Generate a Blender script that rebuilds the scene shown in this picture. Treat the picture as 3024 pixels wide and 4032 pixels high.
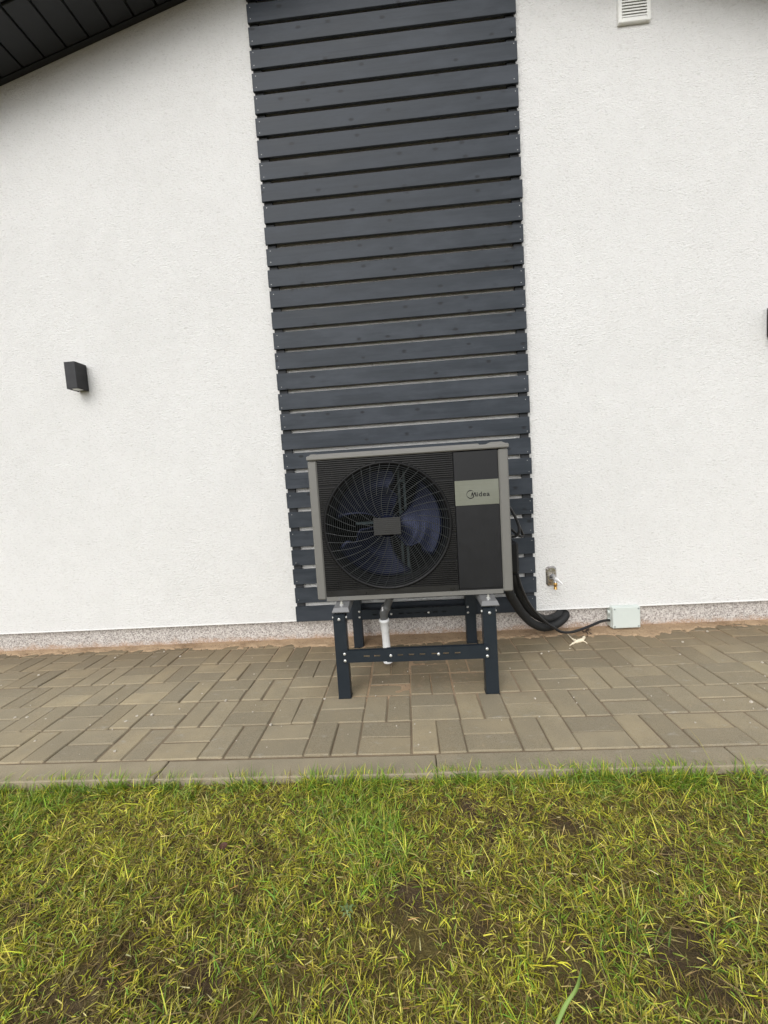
import bpy, math, random
import numpy as np
from mathutils import Vector, Matrix

for o in list(bpy.data.objects):
    bpy.data.objects.remove(o)
random.seed(7)
RNG = np.random.default_rng(11)
scene = bpy.context.scene
COL = scene.collection

# ------------------------------------------------------------------ camera
# metres: x along the wall (0 = left end of the slat screen), y into the house, z up
F_PX = 1601.06                      # focal length in pixels of the 3024 x 4032 photograph
YAW, PITCH, ROLL = -0.0579956, -0.0782438, -0.0637102
CAM = Vector((0.73277, -2.44691, 0.99738))


def cam_axes():
    fwd = Vector((math.sin(YAW) * math.cos(PITCH), math.cos(YAW) * math.cos(PITCH), math.sin(PITCH)))
    r = Vector((math.cos(YAW), -math.sin(YAW), 0))
    u = r.cross(fwd)
    r2 = math.cos(ROLL) * r + math.sin(ROLL) * u
    u2 = -math.sin(ROLL) * r + math.cos(ROLL) * u
    return r2, u2, fwd


AX_R, AX_U, AX_F = cam_axes()
cam_data = bpy.data.cameras.new('camera')
cam_data.sensor_fit = 'VERTICAL'
cam_data.sensor_height = 36.0
cam_data.sensor_width = 27.0
cam_data.lens = F_PX / 4032 * 36.0
cam_data.clip_start = 0.02
cam_data.clip_end = 400
cam = bpy.data.objects.new('camera', cam_data)
COL.objects.link(cam)
m = Matrix((AX_R, AX_U, -AX_F)).transposed().to_4x4()
m.translation = CAM
cam.matrix_world = m
scene.camera = cam
scene.render.resolution_x = 768
scene.render.resolution_y = 1024


def at(px, py, y):
    """point on the plane y = const seen at a pixel of the photograph"""
    d = AX_F + AX_R * ((px - 1512) / F_PX) - AX_U * ((py - 2016) / F_PX)
    return CAM + d * ((y - CAM.y) / d.y)


def ground_at(px, py, z=0.0):
    d = AX_F + AX_R * ((px - 1512) / F_PX) - AX_U * ((py - 2016) / F_PX)
    return CAM + d * ((z - CAM.z) / d.z)


# ------------------------------------------------------------------ light: overcast day
SUN_EL, SUN_AZ = math.radians(38), math.radians(196)      # azimuth clockwise from +y: behind the camera
world = bpy.data.worlds.new('World')
scene.world = world
world.use_nodes = True
wn = world.node_tree
wn.nodes.clear()
sky = wn.nodes.new('ShaderNodeTexSky')
sky.sky_type = 'NISHITA'
sky.sun_disc = False
sky.sun_elevation = SUN_EL
sky.sun_rotation = SUN_AZ
sky.air_density = 1.0
sky.dust_density = 1.5
sky.ozone_density = 1.0
hsv = wn.nodes.new('ShaderNodeHueSaturation')
hsv.inputs['Saturation'].default_value = 0.22             # cloud cover: grey, not blue
bg = wn.nodes.new('ShaderNodeBackground')
bg.inputs['Strength'].default_value = 0.15
wo = wn.nodes.new('ShaderNodeOutputWorld')
wn.links.new(sky.outputs[0], hsv.inputs['Color'])
wn.links.new(hsv.outputs[0], bg.inputs[0])
wn.links.new(bg.outputs[0], wo.inputs[0])
sun_data = bpy.data.lights.new('sun', 'SUN')
sun_data.energy = 1.1
sun_data.angle = math.radians(50)
sun_data.color = (1.0, 0.98, 0.95)
sun = bpy.data.objects.new('sun', sun_data)
COL.objects.link(sun)
sd = Vector((math.sin(SUN_AZ) * math.cos(SUN_EL), math.cos(SUN_AZ) * math.cos(SUN_EL), math.sin(SUN_EL)))
sun.rotation_euler = sd.to_track_quat('Z', 'Y').to_euler()
sun.location = (0, -6, 8)
vs = scene.view_settings
vs.view_transform = 'Standard'
vs.look = 'None'
vs.exposure = 0.52
vs.gamma = 1.0
vs.use_curve_mapping = False


# ------------------------------------------------------------------ helpers
class MB:
    """collects faces, builds ONE mesh"""

    def __init__(s):
        s.v, s.f, s.sm = [], [], []

    def add(s, vs, fs, smooth=False):
        o = len(s.v)
        s.v += [tuple(v) for v in vs]
        s.f += [tuple(i + o for i in f) for f in fs]
        s.sm += [smooth] * len(fs)
        return s

    def box(s, x0, x1, y0, y1, z0, z1):
        s.add([(x, y, z) for z in (z0, z1) for y in (y0, y1) for x in (x0, x1)],
              [(0, 2, 3, 1), (4, 5, 7, 6), (0, 1, 5, 4), (2, 6, 7, 3), (0, 4, 6, 2), (1, 3, 7, 5)])
        return s

    def cbox(s, x0, x1, y0, y1, z0, z1, c=0.002):
        """box with chamfered edges"""
        lo, hi = (x0, y0, z0), (x1, y1, z1)
        c = min(c, *[(hi[i] - lo[i]) * 0.45 for i in range(3)])
        vs, idx = [], {}
        for sx in (0, 1):
            for sy in (0, 1):
                for sz in (0, 1):
                    sg = (sx, sy, sz)
                    for ax in range(3):
                        p = [(hi[i] if sg[i] else lo[i]) for i in range(3)]
                        for i in range(3):
                            if i != ax:
                                p[i] += -c if sg[i] else c
                        idx[(sx, sy, sz, ax)] = len(vs)
                        vs.append(p)
        fs = []
        for ax in range(3):
            a, b = [(1, 2), (2, 0), (0, 1)][ax]
            for sgn in (0, 1):
                q = []
                for (pa, pb) in ((0, 0), (1, 0), (1, 1), (0, 1)):
                    k = [0, 0, 0]
                    k[ax], k[a], k[b] = sgn, pa, pb
                    q.append(idx[(*k, ax)])
                fs.append(q if sgn else q[::-1])
        for ax in range(3):                       # edges parallel to ax
            a, b = [(1, 2), (2, 0), (0, 1)][ax]
            for pa in (0, 1):
                for pb in (0, 1):
                    k0, k1 = [0, 0, 0], [0, 0, 0]
                    k0[a] = k1[a] = pa
                    k0[b] = k1[b] = pb
                    k1[ax] = 1
                    q = [idx[(*k0, a)], idx[(*k1, a)], idx[(*k1, b)], idx[(*k0, b)]]
                    fs.append(q[::-1] if pa == pb else q)
        for sx in (0, 1):
            for sy in (0, 1):
                for sz in (0, 1):
                    q = [idx[(sx, sy, sz, i)] for i in range(3)]
                    fs.append(q if (sx + sy + sz) % 2 else q[::-1])
        return s.add(vs, fs)

    def prism(s, pts, y0, y1):
        """polygon in x,z extruded along y"""
        n = len(pts)
        vs = [(x, y0, z) for x, z in pts] + [(x, y1, z) for x, z in pts]
        fs = [tuple(range(n)), tuple(range(2 * n - 1, n - 1, -1))]
        for i in range(n):
            j = (i + 1) % n
            fs.append((i, n + i, n + j, j))
        return s.add(vs, fs)

    def tube(s, pts, rad, n=10, caps=True, smooth=True):
        pts = [Vector(p) for p in pts]
        k = len(pts)
        rr = [rad] * k if isinstance(rad, (int, float)) else list(rad)
        t = [(pts[min(i + 1, k - 1)] - pts[max(i - 1, 0)]).normalized() for i in range(k)]
        up = Vector((0, 0, 1)) if abs(t[0].z) < 0.9 else Vector((1, 0, 0))
        nx = t[0].cross(up).normalized()
        vs, fs = [], []
        for i in range(k):
            nx = (nx - t[i] * nx.dot(t[i])).normalized()
            ny = t[i].cross(nx)
            for j in range(n):
                a = 2 * math.pi * j / n
                vs.append(pts[i] + (nx * math.cos(a) + ny * math.sin(a)) * rr[i])
        for i in range(k - 1):
            for j in range(n):
                fs.append((i * n + j, i * n + (j + 1) % n, (i + 1) * n + (j + 1) % n, (i + 1) * n + j))
        s.add(vs, fs, smooth)
        if caps:
            s.add([vs[j] for j in range(n)], [tuple(range(n - 1, -1, -1))])
            s.add([vs[(k - 1) * n + j] for j in range(n)], [tuple(range(n))])
        return s

    def cyl(s, a, b, r, n=12, smooth=True):
        return s.tube([a, b], r, n, True, smooth)

    def build(s, name, mat, parent=None, loc=None):
        me = bpy.data.meshes.new(name)
        me.from_pydata(s.v, [], s.f)
        me.polygons.foreach_set('use_smooth', s.sm)
        me.update()
        return link(name, me, mat, parent, loc)


def link(name, me, mat, parent=None, loc=None):
    if mat is not None and not me.materials:
        me.materials.append(mat)
    o = bpy.data.objects.new(name, me)
    COL.objects.link(o)
    if parent is not None:
        o.parent = parent
    if loc is not None:
        o.location = loc
    return o


def empty(name, loc=(0, 0, 0)):
    o = bpy.data.objects.new(name, None)
    o.empty_display_size = 0.05
    COL.objects.link(o)
    o.location = loc
    return o


def tag(o, label=None, cat=None, group=None, kind=None):
    if label:
        o['label'] = label
    if cat:
        o['category'] = cat
    if group:
        o['group'] = group
    if kind:
        o['kind'] = kind
    return o


def thing(name, label, cat, loc=(0, 0, 0), group=None):
    return tag(empty(name, loc), label, cat, group)


def smooth_path(pts, n=8):
    """Catmull-Rom through the points"""
    P = [Vector(p) for p in pts]
    P = [P[0] * 2 - P[1]] + P + [P[-1] * 2 - P[-2]]
    out = []
    for i in range(1, len(P) - 2):
        for k in range(n):
            t = k / n
            a, b, c, d = P[i - 1], P[i], P[i + 1], P[i + 2]
            out.append(0.5 * ((2 * b) + (c - a) * t + (2 * a - 5 * b + 4 * c - d) * t * t + (3 * b - a - 3 * c + d) * t ** 3))
    out.append(P[-2])
    return out


def resample(pts, step):
    pts = [Vector(p) for p in pts]
    L = [0]
    for i in range(1, len(pts)):
        L.append(L[-1] + (pts[i] - pts[i - 1]).length)
    n = max(2, int(L[-1] / step))
    out, j = [], 0
    for k in range(n + 1):
        d = L[-1] * k / n
        while j < len(L) - 2 and L[j + 1] < d:
            j += 1
        t = (d - L[j]) / max(1e-9, L[j + 1] - L[j])
        out.append(pts[j].lerp(pts[j + 1], t))
    return out


def vnoise(x, y, sc, seed=0):
    """smooth value noise on numpy arrays, 0..1"""
    x, y = np.asarray(x, float) * sc, np.asarray(y, float) * sc
    xi, yi = np.floor(x).astype(np.int64), np.floor(y).astype(np.int64)
    fx, fy = x - xi, y - yi
    fx, fy = fx * fx * (3 - 2 * fx), fy * fy * (3 - 2 * fy)

    def h(a, b):
        v = np.sin(a * 127.1 + b * 311.7 + seed * 74.7) * 43758.5453
        return v - np.floor(v)
    return ((h(xi, yi) * (1 - fx) + h(xi + 1, yi) * fx) * (1 - fy) + (h(xi, yi + 1) * (1 - fx) + h(xi + 1, yi + 1) * fx) * fy)


# ------------------------------------------------------------------ materials
class NT:
    def __init__(s, name):
        s.m = bpy.data.materials.new(name)
        s.m.use_nodes = True
        s.t = s.m.node_tree
        s.b = s.t.nodes['Principled BSDF']
        s.b.inputs['Specular IOR Level'].default_value = 0.4

    def n(s, typ, **kw):
        nd = s.t.nodes.new(typ)
        for k, v in kw.items():
            setattr(nd, k, v)
        return nd

    def put(s, sock, v):
        if hasattr(v, 'is_linked') or hasattr(v, 'links'):
            s.t.links.new(v, sock)
        else:
            if isinstance(v, (tuple, list)) and len(v) == 3 and sock.type == 'RGBA':
                v = (*v, 1)
            sock.default_value = v

    def pos(s):
        return s.n('ShaderNodeNewGeometry').outputs['Position']

    def obj(s):
        return s.n('ShaderNodeTexCoord').outputs['Object']

    def rnd(s):
        return s.n('ShaderNodeObjectInfo').outputs['Random']

    def scale(s, vec, sc, off=None):
        mp = s.n('ShaderNodeMapping')
        s.put(mp.inputs['Vector'], vec)
        mp.inputs['Scale'].default_value = sc
        if off is not None:
            s.put(mp.inputs['Location'], off)
        return mp.outputs[0]

    def noise(s, vec, sc, det=3.0, rough=0.55, dist=0.0):
        nd = s.n('ShaderNodeTexNoise')
        s.put(nd.inputs['Vector'], vec)
        nd.inputs['Scale'].default_value = sc
        nd.inputs['Detail'].default_value = det
        nd.inputs['Roughness'].default_value = rough
        nd.inputs['Distortion'].default_value = dist
        return nd.outputs['Fac']

    def voro(s, vec, sc, feature='F1', out='Distance'):
        nd = s.n('ShaderNodeTexVoronoi', feature=feature)
        s.put(nd.inputs['Vector'], vec)
        nd.inputs['Scale'].default_value = sc
        return nd.outputs[out]

    def ramp(s, fac, stops, interp='LINEAR'):
        nd = s.n('ShaderNodeValToRGB')
        nd.color_ramp.interpolation = interp
        e = nd.color_ramp.elements
        while len(e) < len(stops):
            e.new(0.5)
        for i, (p, c) in enumerate(stops):
            e[i].position = p
            e[i].color = (c, c, c, 1) if isinstance(c, (int, float)) else (*c, 1)
        s.put(nd.inputs[0], fac)
        return nd.outputs[0]

    def mix(s, fac, a, b, mode='MIX'):
        nd = s.n('ShaderNodeMix', data_type='RGBA', blend_type=mode)
        s.put(nd.inputs[0], fac)
        s.put(nd.inputs[6], a)
        s.put(nd.inputs[7], b)
        return nd.outputs[2]

    def math(s, op, a, b=0.0, clamp=False):
        nd = s.n('ShaderNodeMath', operation=op, use_clamp=clamp)
        s.put(nd.inputs[0], a)
        s.put(nd.inputs[1], b)
        return nd.outputs[0]

    def mrange(s, v, a, b, c=0.0, d=1.0):
        nd = s.n('ShaderNodeMapRange')
        nd.interpolation_type = 'SMOOTHSTEP'
        s.put(nd.inputs[0], v)
        for i, q in enumerate((a, b, c, d)):
            nd.inputs[1 + i].default_value = q
        return nd.outputs[0]

    def sep(s, vec):
        nd = s.n('ShaderNodeSeparateXYZ')
        s.put(nd.inputs[0], vec)
        return nd.outputs

    def bump(s, h, strength=0.3, dist=0.002, nrm=None):
        nd = s.n('ShaderNodeBump')
        nd.inputs['Strength'].default_value = strength
        nd.inputs['Distance'].default_value = dist
        s.put(nd.inputs['Height'], h)
        if nrm is not None:
            s.put(nd.inputs['Normal'], nrm)
        return nd.outputs[0]

    def out(s, color=None, rough=None, metal=None, normal=None, **kw):
        if color is not None:
            s.put(s.b.inputs['Base Color'], color)
        if rough is not None:
            s.put(s.b.inputs['Roughness'], rough)
        if metal is not None:
            s.put(s.b.inputs['Metallic'], metal)
        if normal is not None:
            s.put(s.b.inputs['Normal'], normal)
        for k, v in kw.items():
            s.put(s.b.inputs[k.replace('_', ' ')], v)
        return s.m


def plain(name, col, rough=0.5, metal=0.0, var=0.06, sc=40.0, bump=0.0, spec=None):
    t = NT(name)
    f = t.noise(t.obj(), sc, 4)
    c = t.mix(f, tuple(v * (1 - var) for v in col), tuple(min(1, v * (1 + var)) for v in col))
    nrm = t.bump(t.noise(t.obj(), sc * 12, 2), bump, 0.001) if bump else None
    r = t.mrange(t.noise(t.obj(), sc * 0.6, 3), 0.2, 0.8, max(0.05, rough - 0.07), min(1, rough + 0.07))
    if spec is not None:
        t.b.inputs['Specular IOR Level'].default_value = spec
    return t.out(c, r, metal, nrm)


MAT = {}


def make_materials():
    # white mineral render, rough grained
    t = NT('white_render')
    p = t.pos()
    ps = t.scale(p, (0.72, 1, 1.25))
    grain = t.noise(ps, 92, 3.2, 0.6, 0.8)
    cells = t.voro(ps, 150)
    fine = t.noise(p, 330, 2)
    h = t.math('ADD', t.math('MULTIPLY', grain, 1.0), t.math('MULTIPLY', cells, 0.55))
    h = t.math('ADD', h, t.math('MULTIPLY', fine, 0.25))
    big = t.noise(p, 1.3, 5, 0.62)
    mid = t.noise(p, 11, 4)
    c = t.mix(big, (0.645, 0.640, 0.620), (0.755, 0.751, 0.736))
    c = t.mix(t.mrange(mid, 0.35, 0.7), c, t.mix(0.5, c, (0.73, 0.725, 0.71)))
    pits = t.mrange(grain, 0.31, 0.47, 1.0, 0.0)
    c = t.mix(t.math('MULTIPLY', pits, 0.32), c, (0.40, 0.39, 0.36))
    MAT['render'] = t.out(c, 0.92, 0, t.bump(h, 0.85, 0.0058))

    # plinth: mosaic plaster, sand splashed at the foot
    t = NT('plinth_mosaic_plaster')
    p = t.pos()
    v = t.voro(p, 170, 'F1', 'Color')
    vs_ = t.sep(v)[0]
    c = t.ramp(vs_, [(0.0, (0.14, 0.12, 0.11)), (0.28, (0.36, 0.33, 0.305)), (0.6, (0.52, 0.48, 0.445)), (1.0, (0.74, 0.71, 0.67))])
    c = t.mix(t.noise(p, 90, 2), c, t.mix(0.5, c, (0.42, 0.385, 0.36)))
    z = t.sep(p)[2]
    edge = t.math('ADD', z, t.math('MULTIPLY', t.math('SUBTRACT', t.noise(p, 14, 5), 0.5), 0.10))
    splash = t.mrange(edge, 0.005, 0.055, 0.85, 0.0)
    speck = t.mrange(t.noise(p, 120, 3), 0.35, 0.6, 0.35, 1.0)
    c = t.mix(t.math('MULTIPLY', splash, speck), c, (0.40, 0.25, 0.15))
    MAT['plinth'] = t.out(c, 0.8, 0, t.bump(t.voro(p, 170), 0.6, 0.003))

    # painted slats: anthracite stain on spruce, grain and knots
    t = NT('anthracite_stained_wood')
    ob = t.obj()
    rn = t.rnd()
    off = t.n('ShaderNodeCombineXYZ')
    t.put(off.inputs[0], t.math('MULTIPLY', rn, 37.0))
    t.put(off.inputs[2], t.math('MULTIPLY', rn, 91.0))
    g = t.noise(t.scale(ob, (1.6, 30, 60), off.outputs[0]), 1.0, 5, 0.65, 0.6)
    blot = t.noise(t.scale(ob, (2.6, 4, 9), off.outputs[0]), 1.0, 4, 0.6)
    xz = t.sep(ob)
    flat = t.n('ShaderNodeCombineXYZ')
    t.put(flat.inputs[0], t.math('ADD', t.math('MULTIPLY', xz[0], 5.6), t.math('MULTIPLY', rn, 53.0)))
    t.put(flat.inputs[1], t.math('ADD', t.math('MULTIPLY', xz[2], 9.0), t.math('MULTIPLY', rn, 17.0)))
    vk = t.n('ShaderNodeTexVoronoi', voronoi_dimensions='2D')
    t.put(vk.inputs['Vector'], flat.outputs[0])
    vk.inputs['Scale'].default_value = 1.0
    kn = vk.outputs['Distance']
    knot = t.mrange(t.math('ADD', kn, t.math('MULTIPLY', t.math('SUBTRACT', g, 0.5), 0.16)), 0.03, 0.115, 1.0, 0.0)
    t.b.inputs['Specular IOR Level'].default_value = 0.28
    c = t.mix(g, (0.007, 0.0115, 0.0170), (0.036, 0.0440, 0.0545))
    c = t.mix(t.mrange(blot, 0.38, 0.68), c, (0.046, 0.0535, 0.065))
    c = t.mix(t.math('MULTIPLY', rn, 0.25), c, (0.014, 0.019, 0.027))
    knot = t.math('MULTIPLY', knot, t.mrange(t.sep(vk.outputs['Color'])[0], 0.35, 0.6))
    c = t.mix(t.math('MULTIPLY', knot, 0.8), c, (0.006, 0.007, 0.009))
    r = t.mrange(blot, 0.2, 0.8, 0.46, 0.62)
    MAT['slat'] = t.out(c, r, 0, t.bump(t.math('SUBTRACT', g, t.math('MULTIPLY', knot, 0.5)), 0.5, 0.0018))
    MAT['batten'] = plain('dark_batten_wood', (0.022, 0.024, 0.027), 0.7, var=0.2)

    # pavers: grey-brown concrete
    def paver(name, base, lo, hi):
        t = NT(name)
        p = t.pos()
        rn = t.rnd()
        c = t.mix(rn, tuple(v * lo for v in base), tuple(v * hi for v in base))
        c = t.mix(t.mrange(t.noise(p, 7, 4), 0.3, 0.7), c, t.mix(0.5, c, (0.22, 0.185, 0.118)))
        hue = t.math('FRACT', t.math('MULTIPLY', rn, 7.31))
        c = t.mix(t.math('MULTIPLY', hue, 0.35), c, (0.235, 0.205, 0.145))
        # fine aggregate
        ag = t.noise(p, 420, 2)
        c = t.mix(t.mrange(ag, 0.42, 0.62, 0.0, 0.35), c, (0.36, 0.335, 0.28))
        c = t.mix(t.mrange(ag, 0.34, 0.44, 0.4, 0.0), c, (0.075, 0.065, 0.05))
        # pale lime blooms
        bl = t.mrange(t.noise(t.scale(p, (1, 2.2, 1)), 13, 6, 0.65), 0.58, 0.72)
        c = t.mix(t.math('MULTIPLY', bl, 0.45), c, (0.40, 0.38, 0.33))
        sd_ = t.mrange(t.noise(p, 34, 6, 0.7), 0.56, 0.70, 0.0, 0.40)
        c = t.mix(sd_, c, (0.40, 0.315, 0.20))
        # damp and earthy towards the wall and below the drain
        xyz = t.sep(p)
        wav = t.math('SUBTRACT', t.noise(p, 3.2, 4), 0.5)
        near = t.mrange(t.math('ADD', xyz[1], t.math('MULTIPLY', wav, 0.45)), -0.62, -0.02)
        dx = t.math('ABSOLUTE', t.math('SUBTRACT', xyz[0], 0.75))
        dy = t.math('ABSOLUTE', t.math('ADD', xyz[1], 0.30))
        rad = t.math('ADD', t.math('MAXIMUM', t.math('MULTIPLY', dx, 0.75), dy), t.math('MULTIPLY', wav, 0.3))
        drip = t.mrange(rad, 0.16, 0.46, 1.0, 0.0)
        damp = t.math('MAXIMUM', t.math('MULTIPLY', near, 0.75), t.math('MULTIPLY', drip, 0.70))
        c = t.mix(damp, c, t.mix(1.0, c, (0.60, 0.54, 0.48), 'MULTIPLY'))
        # sand trodden into the surface below the unit
        sm = t.math('MULTIPLY', drip, t.mrange(t.noise(p, 26, 5, 0.65), 0.52, 0.70))
        c = t.mix(t.math('MULTIPLY', sm, 0.55), c, (0.33, 0.235, 0.15))
        # algae
        al = t.mrange(t.noise(p, 2.3, 4), 0.56, 0.75, 0.0, 0.30)
        c = t.mix(al, c, (0.125, 0.125, 0.075))
        r = t.math('SUBTRACT', 0.88, t.math('MULTIPLY', damp, 0.12))
        h = t.math('ADD', t.math('MULTIPLY', ag, 0.6), t.math('MULTIPLY', t.noise(p, 60, 3), 0.7))
        return t.out(c, r, 0, t.bump(h, 0.45, 0.0025))
    MAT['paver'] = paver('paver_concrete', (0.350, 0.282, 0.168), 0.70, 1.16)
    MAT['kerb'] = paver('kerb_concrete', (0.345, 0.285, 0.182), 0.92, 1.05)

    t = NT('joint_sand')
    p = t.pos()
    xyz = t.sep(p)
    wav = t.math('SUBTRACT', t.noise(p, 5, 4), 0.5)
    dx = t.math('ABSOLUTE', t.math('SUBTRACT', xyz[0], 0.72))
    dy = t.math('ABSOLUTE', t.math('ADD', xyz[1], 0.30))
    rad = t.math('ADD', t.math('MAXIMUM', t.math('MULTIPLY', dx, 0.8), dy), t.math('MULTIPLY', wav, 0.3))
    sandy = t.mrange(rad, 0.22, 0.46, 1.0, 0.12)
    sandy = t.math('MAXIMUM', sandy, t.mrange(t.math('ADD', xyz[1], t.math('MULTIPLY', wav, 0.3)), -0.25, 0.0))
    c = t.mix(sandy, t.mix(t.noise(p, 12, 3), (0.065, 0.050, 0.034), (0.30, 0.235, 0.150)), t.mix(t.noise(p, 200, 2), (0.33, 0.23, 0.15), (0.45, 0.33, 0.22)))
    MAT['joint'] = t.out(c, 0.95, 0, t.bump(t.noise(p, 350, 2), 0.5, 0.002))

    t = NT('orange_sand')
    p = t.pos()
    c = t.mix(t.noise(p, 9, 5, 0.6), (0.25, 0.165, 0.095), (0.47, 0.335, 0.205))
    c = t.mix(t.mrange(t.noise(p, 240, 2), 0.5, 0.7, 0.0, 0.6), c, (0.52, 0.40, 0.29))
    c = t.mix(t.mrange(t.noise(p, 75, 3), 0.60, 0.68, 0.0, 0.75), c, (0.12, 0.08, 0.055))
    wet = t.mrange(t.noise(p, 3.3, 3), 0.5, 0.66, 0.0, 0.65)
    c = t.mix(wet, c, t.mix(1.0, c, (0.55, 0.50, 0.46), 'MULTIPLY'))
    MAT['sand'] = t.out(c, 0.95, 0, t.bump(t.noise(p, 260, 3), 0.7, 0.004))

    t = NT('lawn_soil')
    p = t.pos()
    c = t.mix(t.noise(p, 16, 6, 0.65), (0.034, 0.021, 0.011), (0.130, 0.085, 0.045))
    c = t.mix(t.mrange(t.noise(p, 5, 5, 0.6), 0.42, 0.62, 0.0, 0.8), c, (0.150, 0.120, 0.030))
    c = t.mix(t.mrange(t.noise(p, 150, 3), 0.58, 0.68, 0.0, 0.5), c, (0.17, 0.135, 0.085))
    h = t.math('ADD', t.noise(p, 130, 5, 0.7), t.math('MULTIPLY', t.noise(p, 35, 4), 1.6))
    MAT['soil'] = t.out(c, 0.95, 0, t.bump(h, 0.9, 0.012))

    t = NT('grass_blades')
    at_ = t.n('ShaderNodeAttribute')
    at_.attribute_name = 'Col'
    c = at_.outputs['Color']
    t.b.inputs['Specular IOR Level'].default_value = 0.35
    t.out(c, 0.5)
    tr = t.n('ShaderNodeBsdfTranslucent')
    t.put(tr.inputs[0], t.mix(1.0, c, (1.0, 1.0, 0.55), 'MULTIPLY'))
    mx = t.n('ShaderNodeMixShader')
    mx.inputs[0].default_value = 0.28
    t.t.links.new(t.b.outputs[0], mx.inputs[1])
    t.t.links.new(tr.outputs[0], mx.inputs[2])
    t.t.links.new(mx.outputs[0], t.t.nodes['Material Output'].inputs[0])
    MAT['grass'] = t.m

    MAT['soffit'] = plain('anthracite_soffit_metal', (0.014, 0.0155, 0.018), 0.45, 0, 0.1)
    MAT['roof'] = plain('dark_roof_metal', (0.03, 0.032, 0.035), 0.45)
    MAT['bead'] = plain('white_plastic_bead', (0.78, 0.78, 0.76), 0.5)
    MAT['lamp'] = plain('black_powder_coat', (0.018, 0.018, 0.020), 0.55, 0, 0.1, bump=0.1)
    MAT['lens'] = plain('frosted_lamp_glass', (0.62, 0.64, 0.62), 0.25)
    MAT['vent'] = plain('white_vent_plastic', (0.80, 0.80, 0.76), 0.45)
    MAT['ventdark'] = plain('shaded_vent_gap', (0.60, 0.60, 0.56), 0.7)
    MAT['casing'] = plain('warm_grey_painted_steel', (0.160, 0.156, 0.143), 0.42, 0, 0.06, 25, 0.12)
    MAT['lid'] = plain('grey_painted_steel_lid', (0.185, 0.180, 0.166), 0.42, 0, 0.08, 18, 0.1)
    MAT['black'] = plain('black_plastic', (0.007, 0.007, 0.0075), 0.45, 0, 0.1, spec=0.2)
    MAT['louvre'] = plain('black_louvre_plastic', (0.017, 0.0168, 0.0165), 0.32, 0, 0.12)
    MAT['charcoal'] = plain('charcoal_painted_steel', (0.0135, 0.0138, 0.0150), 0.40, 0, 0.08, 30, 0.08, spec=0.3)
    MAT['wire'] = plain('grey_green_coated_wire', (0.022, 0.025, 0.025), 0.35, 0.0)
    MAT['hubcap'] = plain('ribbed_black_cap', (0.030, 0.030, 0.029), 0.40)
    MAT['blade'] = plain('navy_fan_plastic', (0.0022, 0.0034, 0.013), 0.33, 0, 0.15, 10, spec=0.36)
    MAT['blade'].node_tree.nodes['Principled BSDF'].inputs['Specular Tint'].default_value = (0.50, 0.56, 0.88, 1)
    MAT['inside'] = plain('dark_interior_steel', (0.004, 0.0045, 0.005), 0.7, spec=0.1)
    MAT['bracket'] = plain('dark_teal_steel', (0.045, 0.065, 0.07), 0.45, 0.3)
    t = NT('brushed_champagne_metal')
    ob = t.obj()
    br = t.noise(t.scale(ob, (8, 1, 500)), 1.0, 3)
    c = t.mix(br, (0.120, 0.125, 0.092), (0.190, 0.195, 0.150))
    c = t.mix(t.noise(ob, 9, 3), c, t.mix(0.5, c, (0.26, 0.27, 0.24)))
    MAT['badge'] = t.out(c, 0.42, 0.35, t.bump(br, 0.08, 0.0005))
    MAT['ink'] = plain('black_print', (0.008, 0.008, 0.008), 0.4)
    MAT['stand'] = plain('anthracite_powder_coated_steel', (0.016, 0.0215, 0.028), 0.38, 0, 0.12, 30, 0.05, spec=0.3)
    MAT['zinc'] = plain('zinc_plated_bolt', (0.72, 0.72, 0.70), 0.28, 0.75)
    MAT['slatscrew'] = plain('dull_screw_head', (0.36, 0.36, 0.36), 0.45, 0.4)
    MAT['foot'] = plain('galvanised_foot_plate', (0.20, 0.20, 0.20), 0.40, 0.25, 0.1)
    MAT['hose'] = plain('black_corrugated_insulation', (0.015, 0.0155, 0.016), 0.5, 0, 0.2)
    MAT['cable'] = plain('black_rubber_cable', (0.013, 0.013, 0.014), 0.38, 0, 0.15)
    MAT['pvcw'] = plain('white_pvc', (0.76, 0.77, 0.77), 0.30, 0, 0.04)
    MAT['pvcg'] = plain('grey_pvc', (0.105, 0.108, 0.110), 0.42, 0, 0.08)
    MAT['sticker'] = plain('white_sticker', (0.8, 0.8, 0.8), 0.5)
    MAT['jbox'] = plain('pale_grey_green_plastic', (0.56, 0.605, 0.57), 0.42, 0, 0.04)
    MAT['jscrew'] = plain('grey_box_screw', (0.28, 0.31, 0.30), 0.5)
    MAT['steel'] = plain('brushed_stainless_steel', (0.50, 0.47, 0.44), 0.26, 0.9, 0.1)
    MAT['chrome'] = plain('satin_chrome', (0.58, 0.58, 0.58), 0.22, 0.9, 0.06)
    MAT['brass'] = plain('yellow_brass', (0.62, 0.38, 0.13), 0.28, 0.85, 0.12)
    MAT['lever'] = plain('white_lever_plastic', (0.82, 0.82, 0.82), 0.35)
    MAT['pale'] = plain('bleached_dry_stalk', (0.78, 0.69, 0.52), 0.75, 0, 0.2, 60)
    MAT['deadleaf'] = plain('dead_brown_leaf', (0.060, 0.040, 0.028), 0.8, 0, 0.6, 90)
    MAT['redleaf'] = plain('reddish_brown_leaf', (0.085, 0.036, 0.022), 0.7, 0, 0.3, 80)
    MAT['chip'] = plain('pale_stone_chip', (0.55, 0.50, 0.42), 0.85, 0, 0.2)
    MAT['crumb'] = plain('brown_crumb', (0.22, 0.15, 0.09), 0.9, 0, 0.7, 30)
    MAT['weed'] = plain('grey_green_weed_leaf', (0.15, 0.21, 0.075), 0.6, 0, 0.2, 60)
    MAT['bigblade'] = plain('bright_green_blade', (0.20, 0.30, 0.065), 0.5, 0, 0.25, 30)


make_materials()

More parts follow.
